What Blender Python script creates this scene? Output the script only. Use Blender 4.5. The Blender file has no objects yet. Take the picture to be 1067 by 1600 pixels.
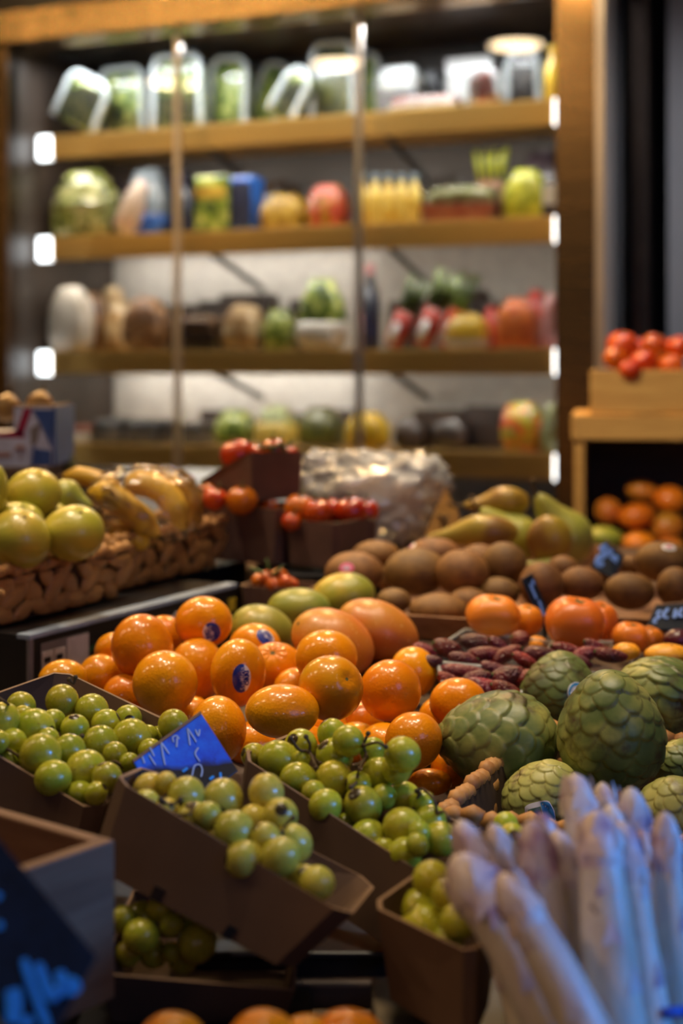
import bpy, math, random
import numpy as np
from mathutils import Vector, Matrix, Euler
random.seed(7)
RNG = np.random.default_rng(7)
SC = bpy.context.scene
COL = SC.collection
FPX = 50 / 36 * 1600          # focal length in pixels of the 1067x1600 frame
CX, HY, CZ = 533.5, 580.0, 1.20   # principal column, horizon row, eye height


def P(px, py, d):
    return Vector(((px - CX) / FPX * d, d, CZ - (py - HY) / FPX * d))


# ------------------------------------------------------------------ geometry
class G:
    """Collects simple shapes and links them as ONE mesh object."""

    def __init__(s):
        s.v, s.f, s.m, s.n = [], [], [], 0

    def add(s, vf, M=None, mi=0):
        V, Fc = vf
        V = np.asarray(V, dtype=float).reshape(-1, 3)
        if M is not None:
            A = np.array(M)
            V = V @ A[:3, :3].T + A[:3, 3]
        s.v.append(V)
        for q in Fc:
            s.f.append([i + s.n for i in q])
            s.m.append(mi)
        s.n += len(V)
        return s

    def mesh(s, name, mats, smooth=True):
        me = bpy.data.meshes.new(name)
        V = np.concatenate(s.v) if s.v else np.zeros((0, 3))
        me.from_pydata(V.tolist(), [], s.f)
        for m in (mats if isinstance(mats, (list, tuple)) else [mats]):
            me.materials.append(m)
        me.polygons.foreach_set('material_index', s.m)
        me.polygons.foreach_set('use_smooth', [smooth] * len(s.f))
        me.update()
        return me

    def build(s, name, mats, parent=None, smooth=True, bevel=0, loc=None):
        return put(name, s.mesh(name, mats, smooth), parent, bevel, loc)


def put(name, me, parent=None, bevel=0, loc=None):
    o = bpy.data.objects.new(name, me)
    COL.objects.link(o)
    if parent is not None:
        o.parent = parent
    if loc is not None:
        o.location = loc
    if bevel:
        b = o.modifiers.new('edge', 'BEVEL')
        b.width = bevel
        b.segments = 2
        b.limit_method = 'ANGLE'
    return o


def tag(o, label, cat, group=None, kind=None):
    o['label'] = label
    o['category'] = cat
    if group:
        o['group'] = group
    if kind:
        o['kind'] = kind
    return o


def struct(o):
    o['kind'] = 'structure'
    return o


def empty(name, loc=(0, 0, 0), rz=0.0):
    o = bpy.data.objects.new(name, None)
    o.empty_display_size = 0.02
    COL.objects.link(o)
    o.location = loc
    o.rotation_euler = (0, 0, rz)
    return o


def box(x0, x1, y0, y1, z0, z1):
    V = [(x, y, z) for z in (z0, z1) for y in (y0, y1) for x in (x0, x1)]
    return V, [(0, 2, 3, 1), (4, 5, 7, 6), (0, 1, 5, 4), (2, 6, 7, 3), (0, 4, 6, 2), (1, 3, 7, 5)]


def hexa(bot, top):
    """bot/top: four corners each, same order."""
    V = [tuple(p) for p in bot] + [tuple(p) for p in top]
    return V, [(3, 2, 1, 0), (4, 5, 6, 7), (0, 1, 5, 4), (1, 2, 6, 5), (2, 3, 7, 6), (3, 0, 4, 7)]


def sph(nu, nv):
    th = np.linspace(0, math.pi, nv + 1)[1:-1]
    ph = np.linspace(0, 2 * math.pi, nu, endpoint=False)
    V = [(0, 0, 1)]
    for t in th:
        for p in ph:
            V.append((math.sin(t) * math.cos(p), math.sin(t) * math.sin(p), math.cos(t)))
    V.append((0, 0, -1))
    Fc = []
    for j in range(nu):
        Fc.append((0, 1 + j, 1 + (j + 1) % nu))
    for i in range(nv - 2):
        for j in range(nu):
            a, b = 1 + i * nu + j, 1 + i * nu + (j + 1) % nu
            Fc.append((a, a + nu, b + nu, b))
    e = len(V) - 1
    s0 = 1 + (nv - 2) * nu
    for j in range(nu):
        Fc.append((e, s0 + (j + 1) % nu, s0 + j))
    return np.array(V, dtype=float), Fc


_SPH = {}


def sphere(nu=40, nv=28):
    if (nu, nv) not in _SPH:
        _SPH[(nu, nv)] = sph(nu, nv)
    V, Fc = _SPH[(nu, nv)]
    return V.copy(), Fc


def lathe(prof, seg=24):
    V, Fc = [], []
    for r, z in prof:
        for k in range(seg):
            a = 2 * math.pi * k / seg
            V.append((r * math.cos(a), r * math.sin(a), z))
    for i in range(len(prof) - 1):
        for k in range(seg):
            a, b = i * seg + k, i * seg + (k + 1) % seg
            Fc.append((a, b, b + seg, a + seg))
    Fc.append(tuple(range(seg))[::-1])
    n0 = (len(prof) - 1) * seg
    Fc.append(tuple(range(n0, n0 + seg)))
    return V, Fc


def tube(pts, rad, seg=8, flat=1.0):
    pts = [Vector(p) for p in pts]
    n = len(pts)
    rad = rad if isinstance(rad, (list, tuple)) else [rad] * n
    V, Fc = [], []
    up = Vector((0.13, 0.31, 0.94))
    for i, p in enumerate(pts):
        t = (pts[min(i + 1, n - 1)] - pts[max(i - 1, 0)]).normalized()
        a = t.cross(up)
        if a.length < 1e-4:
            a = t.cross(Vector((1, 0, 0)))
        a.normalize()
        b = a.cross(t).normalized()
        for k in range(seg):
            w = 2 * math.pi * k / seg
            V.append(p + a * (rad[i] * math.cos(w)) + b * (rad[i] * flat * math.sin(w)))
    for i in range(n - 1):
        for k in range(seg):
            q, r = i * seg + k, i * seg + (k + 1) % seg
            Fc.append((q, q + seg, r + seg, r))
    Fc.append(tuple(range(seg)))
    Fc.append(tuple(range((n - 1) * seg, n * seg))[::-1])
    return [tuple(v) for v in V], Fc


def smoothpath(pts, n=4):
    """Catmull-Rom through the points."""
    pts = [Vector(p) for p in pts]
    q = [pts[0] * 2 - pts[1]] + pts + [pts[-1] * 2 - pts[-2]]
    out = []
    for i in range(1, len(q) - 2):
        for k in range(n):
            t = k / n
            a, b, c, d = q[i - 1], q[i], q[i + 1], q[i + 2]
            out.append(0.5 * ((2 * b) + (c - a) * t + (2 * a - 5 * b + 4 * c - d) * t * t + (3 * b - 3 * c + d - a) * t ** 3))
    out.append(pts[-1])
    return out


def text2d(s, size=1.0, bold=0.0):
    """Flat letters centred on the origin: (n x 2 array, faces)."""
    cu = bpy.data.curves.new('lettering', 'FONT')
    cu.body = s
    cu.size = size
    cu.align_x = 'CENTER'
    cu.align_y = 'CENTER'
    cu.resolution_u = 3
    cu.offset = bold
    o = bpy.data.objects.new('lettering', cu)
    COL.objects.link(o)
    dg = bpy.context.evaluated_depsgraph_get()
    me = bpy.data.meshes.new_from_object(o.evaluated_get(dg))
    V = np.array([v.co[:2] for v in me.vertices]).reshape(-1, 2)
    Fc = [tuple(p.vertices) for p in me.polygons]
    bpy.data.objects.remove(o)
    bpy.data.curves.remove(cu)
    bpy.data.meshes.remove(me)
    return V, Fc


class Lump:
    """Smooth random field on the unit sphere (or in space)."""

    def __init__(s, seed, freq=2.0, n=7):
        r = np.random.default_rng(seed)
        s.k = r.normal(size=(n, 3)) * freq
        s.p = r.uniform(0, 6.28, n)

    def __call__(s, X):
        return np.sin(X @ s.k.T + s.p).mean(axis=1)


# ------------------------------------------------------------------ materials
class NT:
    def __init__(s, name):
        s.mat = bpy.data.materials.new(name)
        s.mat.use_nodes = True
        s.t = s.mat.node_tree
        s.b = s.t.nodes['Principled BSDF']
        s.out = s.t.nodes['Material Output']
        s.co = None

    def node(s, typ, **kw):
        n = s.t.nodes.new(typ)
        for k, v in kw.items():
            setattr(n, k, v)
        return n

    def link(s, a, b):
        s.t.links.new(a, b)

    def coord(s, scale=(1, 1, 1)):
        if s.co is None:
            tc = s.node('ShaderNodeTexCoord')
            oi = s.node('ShaderNodeObjectInfo')
            mp = s.node('ShaderNodeVectorMath', operation='ADD')
            mul = s.node('ShaderNodeVectorMath', operation='SCALE')
            comb = s.node('ShaderNodeCombineXYZ')
            for i in range(3):
                s.link(oi.outputs['Random'], comb.inputs[i])
            s.link(comb.outputs[0], mul.inputs[0])
            mul.inputs['Scale'].default_value = 3.0
            s.link(tc.outputs['Object'], mp.inputs[0])
            s.link(mul.outputs[0], mp.inputs[1])
            s.co = mp.outputs[0]
            s.raw = tc.outputs['Object']
            s.rand = oi.outputs['Random']
        if scale == (1, 1, 1):
            return s.co
        m = s.node('ShaderNodeVectorMath', operation='MULTIPLY')
        s.link(s.co, m.inputs[0])
        m.inputs[1].default_value = scale
        return m.outputs[0]

    def noise(s, scale, detail=3, rough=0.55, stretch=(1, 1, 1), dist=0.0):
        n = s.node('ShaderNodeTexNoise')
        n.inputs['Scale'].default_value = scale
        n.inputs['Detail'].default_value = detail
        n.inputs['Roughness'].default_value = rough
        n.inputs['Distortion'].default_value = dist
        s.link(s.coord(stretch), n.inputs['Vector'])
        return n.outputs['Fac']

    def voro(s, scale, feature='F1', stretch=(1, 1, 1), out='Distance'):
        n = s.node('ShaderNodeTexVoronoi', feature=feature)
        n.inputs['Scale'].default_value = scale
        s.link(s.coord(stretch), n.inputs['Vector'])
        return n.outputs[out]

    def ramp(s, fac, stops):
        n = s.node('ShaderNodeValToRGB')
        e = n.color_ramp.elements
        while len(e) < len(stops):
            e.new(0.5)
        for i, (p, c) in enumerate(stops):
            e[i].position = p
            e[i].color = (*c, 1) if len(c) == 3 else c
        s.link(fac, n.inputs[0])
        return n.outputs[0]

    def mix(s, fac, a, b, mode='MIX'):
        n = s.node('ShaderNodeMix', data_type='RGBA', blend_type=mode)
        for sock, v in ((n.inputs[0], fac), (n.inputs[6], a), (n.inputs[7], b)):
            if isinstance(v, (int, float)):
                sock.default_value = v
            elif isinstance(v, tuple):
                sock.default_value = (*v, 1)
            else:
                s.link(v, sock)
        return n.outputs[2]

    def math(s, op, a, b=0.0):
        n = s.node('ShaderNodeMath', operation=op)
        for sock, v in ((n.inputs[0], a), (n.inputs[1], b)):
            if isinstance(v, (int, float)):
                sock.default_value = v
            else:
                s.link(v, sock)
        return n.outputs[0]

    def hue(s, col, hamt=0.03, vamt=0.25):
        s.coord()
        n = s.node('ShaderNodeHueSaturation')
        h = s.math('ADD', s.math('MULTIPLY', s.math('SUBTRACT', s.rand, 0.5), hamt), 0.5)
        r2 = s.math('FRACT', s.math('MULTIPLY', s.rand, 7.31))
        v = s.math('ADD', s.math('MULTIPLY', s.math('SUBTRACT', r2, 0.5), vamt), 1.0)
        s.link(h, n.inputs['Hue'])
        s.link(v, n.inputs['Value'])
        s.link(col, n.inputs['Color'])
        return n.outputs[0]

    def bump(s, h, strength=0.3, dist=0.001, prev=None):
        n = s.node('ShaderNodeBump')
        n.inputs['Strength'].default_value = strength
        n.inputs['Distance'].default_value = dist
        s.link(h, n.inputs['Height'])
        if prev is not None:
            s.link(prev, n.inputs['Normal'])
        s.link(n.outputs[0], s.b.inputs['Normal'])
        return n.outputs[0]

    def set(s, **kw):
        for k, v in kw.items():
            sock = s.b.inputs[k.replace('_', ' ')]
            if isinstance(v, (int, float)):
                sock.default_value = v
            elif isinstance(v, tuple):
                sock.default_value = (*v, 1) if len(sock.default_value) == 4 else v
            else:
                s.link(v, sock)
        return s


def plain(name, col, rough=0.5, **kw):
    t = NT(name)
    c = t.hue(t.ramp(t.noise(30, 2), [(0.3, tuple(x * 0.85 for x in col)), (0.7, tuple(min(1, x * 1.1) for x in col))]), 0.0, 0.08)
    t.set(Base_Color=c, Roughness=rough, **kw)
    return t.mat


def fruitmat(name, stops, nscale=18, rough=0.35, pores=0, pstr=0.3, pdist=0.0006, coat=0.0, sss=0.0, rad=(0.01, 0.006, 0.003), spots=None, hamt=0.02, vamt=0.2, detail=3):
    t = NT(name)
    c = t.ramp(t.noise(nscale, detail), stops)
    if spots:
        thr, col, sc = spots
        c = t.mix(t.ramp(t.noise(sc, 2, 0.5), [(thr, (0, 0, 0)), (min(1, thr + 0.06), (1, 1, 1))]), c, col)
    c = t.hue(c, hamt, vamt)
    t.set(Base_Color=c, Roughness=rough, Coat_Weight=coat, Coat_Roughness=0.14)
    if pores:
        h = t.math('ADD', t.voro(pores), t.math('MULTIPLY', t.noise(pores * 0.35, 2), 0.6))
        t.bump(h, pstr, pdist)
    if sss:
        t.set(Subsurface_Weight=sss, Subsurface_Radius=rad, Subsurface_Scale=1.0)
    return t.mat


def woodmat(name, a, b, axis=0, scale=14, rough=0.6):
    t = NT(name)
    st = [6.0, 6.0, 6.0]
    st[axis] = 0.5
    n = t.noise(scale, 5, 0.6, tuple(st), 0.6)
    c = t.ramp(n, [(0.3, a), (0.72, b)])
    kn = t.voro(9, 'F1', tuple(0.6 if i == axis else 1.6 for i in range(3)))
    c = t.mix(t.ramp(kn, [(0.04, (1, 1, 1)), (0.10, (0, 0, 0))]), c, tuple(x * 0.3 for x in a))
    t.set(Base_Color=c, Roughness=rough)
    t.bump(n, 0.25, 0.002)
    return t.mat


def clearmat(name, tint=(0.95, 0.97, 0.97), milky=0.15, rough=0.08, bump=0.0, bscale=60, refl=1.45):
    """Thin clear plastic or glass: see-through, glossy by its angle, a little milky."""
    t = NT(name)
    tr = t.node('ShaderNodeBsdfTransparent')
    tr.inputs[0].default_value = (*tint, 1)
    gl = t.node('ShaderNodeBsdfGlossy')
    gl.inputs['Roughness'].default_value = rough
    df = t.node('ShaderNodeBsdfDiffuse')
    df.inputs[0].default_value = (0.85, 0.87, 0.88, 1)
    fr = t.node('ShaderNodeFresnel')
    fr.inputs['IOR'].default_value = refl
    m1 = t.node('ShaderNodeMixShader')
    m1.inputs[0].default_value = milky
    t.link(tr.outputs[0], m1.inputs[1])
    t.link(df.outputs[0], m1.inputs[2])
    m2 = t.node('ShaderNodeMixShader')
    t.link(fr.outputs[0], m2.inputs[0])
    t.link(m1.outputs[0], m2.inputs[1])
    t.link(gl.outputs[0], m2.inputs[2])
    t.link(m2.outputs[0], t.out.inputs['Surface'])
    if bump:
        n = t.node('ShaderNodeBump')
        n.inputs['Strength'].default_value = bump
        n.inputs["Distance"].default_value = 0.005
        t.link(t.math('ADD', t.noise(bscale, 3, 0.6, (1, 1, 1), 1.2), t.voro(bscale * 0.7, 'DISTANCE_TO_EDGE')), n.inputs['Height'])
        for q in (gl, df, fr):
            t.link(n.outputs[0], q.inputs['Normal'])
    return t.mat


def emit(name, col, strength):
    t = NT(name)
    t.set(Base_Color=col, Emission_Color=col, Emission_Strength=strength)
    return t.mat


def steelmat(name, col, rough=0.3, axis=2, fine=120.0):
    t = NT(name)
    st = [fine, fine, fine]
    st[axis] = 2.0
    n = t.noise(1.0, 3, 0.6, tuple(st))
    t.set(Base_Color=col, Metallic=0.65 if 'warm' in name else 1.0, Roughness=t.ramp(n, [(0.2, (rough * 0.7,) * 3), (0.8, (rough * 1.3,) * 3)]))
    t.bump(n, 0.05, 0.0005)
    return t.mat


MAT = {}
MAT['orange'] = fruitmat('orange_peel', [(0.3, (0.70, 0.19, 0.001)), (0.55, (0.80, 0.28, 0.002)), (0.75, (0.84, 0.36, 0.004))], 16, 0.38, 380, 0.5, 0.00045, 0.6, hamt=0.018, vamt=0.15)
MAT['orangedull'] = fruitmat('dull_orange_peel', [(0.3, (0.62, 0.19, 0.002)), (0.55, (0.66, 0.28, 0.004)), (0.75, (0.60, 0.36, 0.010))], 16, 0.34, 380, 0.35, 0.00030, 0.55)
MAT['orangestem'] = plain('orange_stem', (0.10, 0.09, 0.02), 0.8)
for q_ in ('orange', 'orangedull'):
    MAT[q_].node_tree.nodes['Principled BSDF'].inputs['Specular IOR Level'].default_value = 0.15
MAT['mangogreen'] = fruitmat('green_mango_skin', [(0.32, (0.16, 0.20, 0.03)), (0.55, (0.33, 0.30, 0.03)), (0.72, (0.55, 0.35, 0.03))], 11, 0.4, 250, 0.1, 0.0004, 0.1)
MAT['mangored'] = fruitmat('ripe_mango_skin', [(0.30, (0.52, 0.27, 0.02)), (0.5, (0.60, 0.20, 0.018)), (0.72, (0.52, 0.085, 0.02))], 9, 0.4, 250, 0.1, 0.0004, 0.1, spots=(0.66, (0.8, 0.5, 0.2), 300))
MAT['pomelo'] = fruitmat('yellow_green_skin', [(0.30, (0.30, 0.34, 0.03)), (0.5, (0.46, 0.42, 0.04)), (0.72, (0.60, 0.42, 0.05))], 10, 0.35, 240, 0.15, 0.0005, 0.2, spots=(0.70, (0.12, 0.10, 0.02), 120))
MAT['kiwi'] = fruitmat('fuzzy_brown_skin', [(0.3, (0.13, 0.052, 0.010)), (0.55, (0.20, 0.085, 0.016)), (0.8, (0.29, 0.13, 0.028))], 60, 0.62, 500, 0.35, 0.0008, 0.0, hamt=0.02, vamt=0.3)
MAT['pear'] = fruitmat('pear_skin', [(0.3, (0.34, 0.28, 0.02)), (0.48, (0.44, 0.27, 0.025)), (0.62, (0.26, 0.115, 0.02))], 12, 0.4, 300, 0.08, 0.0004, 0.15, spots=(0.66, (0.25, 0.12, 0.03), 260))
MAT['peargreen'] = fruitmat('green_pear_skin', [(0.3, (0.28, 0.36, 0.04)), (0.6, (0.46, 0.46, 0.08)), (0.75, (0.55, 0.42, 0.10))], 12, 0.4, 300, 0.08, 0.0004, 0.15)
MAT['persimmon'] = fruitmat('persimmon_skin', [(0.3, (0.72, 0.17, 0.008)), (0.6, (0.82, 0.25, 0.012)), (0.8, (0.70, 0.20, 0.03))], 10, 0.38, 0, coat=0.15)
MAT['apricot'] = fruitmat('apricot_skin', [(0.3, (0.85, 0.32, 0.01)), (0.7, (0.9, 0.40, 0.02))], 10, 0.4)
MAT['nectarine'] = fruitmat('nectarine_skin', [(0.3, (0.22, 0.01, 0.02)), (0.7, (0.05, 0.01, 0.02))], 10, 0.3, coat=0.2)
MAT['tomato'] = fruitmat('tomato_skin', [(0.3, (0.42, 0.045, 0.003)), (0.7, (0.58, 0.125, 0.006))], 14, 0.2, coat=0.3, hamt=0.03)
MAT['calyx'] = plain('green_calyx', (0.05, 0.09, 0.015), 0.7)
MAT['stembrown'] = plain('brown_stalk', (0.09, 0.055, 0.02), 0.8)
MAT['berry'] = fruitmat('dark_red_berry', [(0.3, (0.06, 0.003, 0.009)), (0.6, (0.19, 0.009, 0.016)), (0.8, (0.36, 0.022, 0.016))], 40, 0.35, 420, 0.8, 0.0022, 0.2, hamt=0.03, vamt=0.7)
MAT['banana'] = fruitmat('banana_skin', [(0.3, (0.70, 0.40, 0.02)), (0.7, (0.80, 0.50, 0.05))], 8, 0.35, spots=(0.68, (0.2, 0.10, 0.02), 60))
MAT['onion'] = fruitmat('onion_skin', [(0.3, (0.34, 0.16, 0.04)), (0.7, (0.5, 0.26, 0.08))], 25, 0.35)
MAT['squash'] = fruitmat('dark_green_skin', [(0.3, (0.03, 0.05, 0.015)), (0.7, (0.08, 0.09, 0.03))], 20, 0.5)


def grapemat(name, stops):
    t = NT(name)
    c = t.ramp(t.noise(0.9, 3), stops)
    c = t.mix(t.ramp(t.noise(9, 2, 0.5), [(0.66, (0, 0, 0)), (0.74, (1, 1, 1))]), c, (0.24, 0.15, 0.03))
    z = t.node('ShaderNodeSeparateXYZ')
    t.link(t.raw, z.inputs[0])
    dot = t.ramp(z.outputs[2], [(0.995, (0, 0, 0)), (1.03, (1, 1, 1))])
    c = t.mix(dot, t.hue(c, 0.03, 0.3), (0.05, 0.03, 0.01))
    t.set(Base_Color=c, Roughness=t.ramp(t.noise(3, 3), [(0.3, (0.16,) * 3), (0.75, (0.36,) * 3)]), Subsurface_Weight=0.45, Subsurface_Radius=(0.5, 0.45, 0.12), Subsurface_Scale=0.012, Coat_Weight=0.1)
    return t.mat


MAT['grape'] = grapemat('green_grape_skin', [(0.3, (0.36, 0.40, 0.02)), (0.7, (0.54, 0.49, 0.04))])
MAT['grapeyellow'] = grapemat('yellow_grape_skin', [(0.3, (0.50, 0.46, 0.05)), (0.7, (0.64, 0.52, 0.09))])

t = NT('brown_cardboard')
t.set(Base_Color=t.ramp(t.noise(8, 5, 0.65), [(0.3, (0.085, 0.042, 0.022)), (0.75, (0.125, 0.066, 0.036))]), Roughness=0.75)
t.bump(t.noise(1, 2, 0.5, (700, 700, 6)), 0.12, 0.0006)
MAT['card'] = t.mat
MAT['cardedge'] = plain('cardboard_edge', (0.25, 0.15, 0.085), 0.8)
MAT['cardpurple'] = plain('dark_cardboard', (0.12, 0.06, 0.042), 0.75)
MAT['wood'] = woodmat('pale_crate_wood', (0.19, 0.085, 0.038), (0.31, 0.16, 0.08), 0)
MAT['woodwarm'] = woodmat('honey_crate_wood', (0.50, 0.26, 0.06), (0.70, 0.42, 0.12), 0)
MAT['wooddark'] = woodmat('dark_stand_wood', (0.06, 0.035, 0.02), (0.11, 0.065, 0.04), 0)
MAT['wicker'] = fruitmat('water_hyacinth_weave', [(0.3, (0.28, 0.11, 0.03)), (0.55, (0.46, 0.22, 0.06)), (0.8, (0.62, 0.36, 0.13))], 45, 0.6, 0, hamt=0.0, detail=5)
t = NT('twisted_leaf_weave')
n = t.noise(1, 4, 0.6, (60, 60, 400), 0.5)
t.set(Base_Color=t.mix(t.noise(30, 3), t.ramp(n, [(0.3, (0.20, 0.07, 0.015)), (0.7, (0.52, 0.25, 0.07))]), (0.60, 0.32, 0.10)), Roughness=0.36)
t.bump(n, 0.5, 0.002)
MAT['weave'] = t.mat
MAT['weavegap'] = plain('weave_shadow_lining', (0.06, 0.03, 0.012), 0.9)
MAT['blackcard'] = plain('black_printed_card', (0.012, 0.012, 0.014), 0.4)
MAT['cardrim'] = plain('pale_blue_card_rim', (0.34, 0.42, 0.55), 0.4)
MAT['printwhite'] = plain('white_print', (0.62, 0.55, 0.52), 0.6)
MAT['printgrey'] = plain('grey_print', (0.20, 0.17, 0.17), 0.6)
MAT['printgreen'] = plain('green_print', (0.02, 0.09, 0.03), 0.5)
MAT['printyellow'] = plain('yellow_print', (0.70, 0.48, 0.03), 0.5)
MAT['printblue'] = plain('blue_print', (0.05, 0.10, 0.32), 0.4)
MAT['printred'] = plain('crimson_print', (0.32, 0.01, 0.05), 0.4)
MAT['printlilac'] = plain('pale_lilac_print', (0.50, 0.52, 0.70), 0.5)
MAT['printbrown'] = plain('faded_brown_print', (0.35, 0.20, 0.18), 0.6)
MAT['stickblue'] = plain('blue_sticker', (0.012, 0.03, 0.30), 0.25)
MAT['stickwhite'] = plain('white_sticker', (0.75, 0.74, 0.80), 0.3)
MAT['stickteal'] = plain('teal_sticker', (0.04, 0.28, 0.62), 0.3)
MAT['stickpink'] = plain('pink_sticker', (0.70, 0.12, 0.28), 0.35)
MAT['stickgreen'] = plain('dark_green_sticker', (0.05, 0.12, 0.08), 0.3)
MAT['stickdark'] = plain('black_sticker_print', (0.01, 0.01, 0.015), 0.3)
t = NT('chalk_slate')
t.set(Base_Color=t.ramp(t.noise(40, 5, 0.7), [(0.35, (0.005, 0.008, 0.016)), (0.75, (0.012, 0.024, 0.055))]), Roughness=t.ramp(t.noise(60, 4), [(0.3, (0.45,) * 3), (0.7, (0.7,) * 3)]), Specular_IOR_Level=0.2)
MAT['slate'] = t.mat
t = NT('painted_blue_reflection')  # blue reflection painted into the slate's colour, cut to dark below
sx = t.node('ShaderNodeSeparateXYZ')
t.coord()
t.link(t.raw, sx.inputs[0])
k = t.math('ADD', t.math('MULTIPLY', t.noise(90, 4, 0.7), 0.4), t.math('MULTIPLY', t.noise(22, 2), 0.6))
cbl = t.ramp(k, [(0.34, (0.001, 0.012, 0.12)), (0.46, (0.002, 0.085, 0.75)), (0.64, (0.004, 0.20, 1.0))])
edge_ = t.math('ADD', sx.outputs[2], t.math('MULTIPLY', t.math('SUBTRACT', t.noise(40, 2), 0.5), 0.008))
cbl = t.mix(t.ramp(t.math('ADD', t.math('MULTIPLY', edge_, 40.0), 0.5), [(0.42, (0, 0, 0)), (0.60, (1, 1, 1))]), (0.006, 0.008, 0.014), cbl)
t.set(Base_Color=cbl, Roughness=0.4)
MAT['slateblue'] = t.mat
MAT['chalkblue'] = plain('blue_chalk', (0.02, 0.34, 1.0), 0.6)
MAT['chalkpale'] = plain('pale_blue_chalk', (0.38, 0.52, 0.85), 0.6)
MAT['chalktag'] = plain('bright_blue_chalk', (0.16, 0.34, 1.0), 0.6)
MAT['chalkfaint'] = plain('faint_chalk', (0.10, 0.22, 0.50), 0.6)
MAT['paper'] = plain('grey_wrapping_paper', (0.16, 0.13, 0.13), 0.7)
MAT['bluetie'] = plain('blue_elastic', (0.02, 0.08, 0.45), 0.4)
MAT['film'] = clearmat('clear_punnet_plastic', (0.92, 0.92, 0.92), 0.06, 0.1)
MAT['bag'] = clearmat('crinkled_clear_bag', (0.95, 0.93, 0.93), 0.40, 0.13, 0.6, 24, 2.1)
MAT['bagtight'] = clearmat('shrink_wrap', (0.97, 0.95, 0.9), 0.03, 0.1, 0.35, 40, 1.5)
MAT['bread'] = fruitmat('pale_contents', [(0.3, (0.50, 0.38, 0.28)), (0.7, (0.70, 0.60, 0.50))], 30, 0.7)
# ------------------------------------------------------------------ fruit bodies
def rot_to(zdir, spin=0.0):
    """Rotation taking local +Z to zdir."""
    q = Vector((0, 0, 1)).rotation_difference(Vector(zdir).normalized())
    return np.array((q.to_matrix() @ Matrix.Rotation(spin, 3, 'Z')))


def s_orange(seed):
    L = Lump(seed, 1.6)

    def f(X):
        r = 1 + 0.035 * L(X)
        th = np.arccos(np.clip(X[:, 2], -1, 1))
        r = r - 0.10 * np.exp(-(th / 0.22) ** 2) - 0.03 * np.exp(-((math.pi - th) / 0.3) ** 2)
        ph = np.arctan2(X[:, 1], X[:, 0])
        r = r + (0.020 if seed == 19 else 0.003) * np.cos(ph * 9 + seed) * np.exp(-((th - 0.3) / 0.2) ** 2)
        return X * r[:, None] * np.array([1, 1, 0.95])
    return f


def s_oval(seed, amp=0.04, tip=0.0, taper=0.0, dimple=0.0):
    L = Lump(seed, 1.5)

    def f(X):
        r = 1 + amp * L(X)
        th = np.arccos(np.clip(X[:, 2], -1, 1))
        r = r + tip * np.exp(-(th / 0.3) ** 2) - dimple * np.exp(-(th / 0.3) ** 2)
        Y = X * r[:, None]
        Y[:, :2] *= (1 - taper * Y[:, 2])[:, None]
        return Y
    return f


def s_lobed(seed, n=4, amp=0.06):
    L = Lump(seed, 1.6)

    def f(X):
        ph = np.arctan2(X[:, 1], X[:, 0])
        th = np.arccos(np.clip(X[:, 2], -1, 1))
        r = 1 + 0.03 * L(X) + amp * np.cos(n * ph + seed) * np.sin(th) ** 2 - 0.22 * np.exp(-(th / 0.4) ** 2)
        return X * r[:, None]
    return f


def s_pear(seed):
    L = Lump(seed, 1.4)

    def f(X):
        z = X[:, 2]
        w = 0.80 - 0.46 * (1 / (1 + np.exp(-(z - 0.12) * 5.5)))
        Y = X.copy()
        Y[:, :2] *= (w * (1 + 0.05 * L(X)))[:, None]
        Y[:, 0] += 0.06 * z * z * math.cos(seed)
        return Y
    return f


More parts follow.
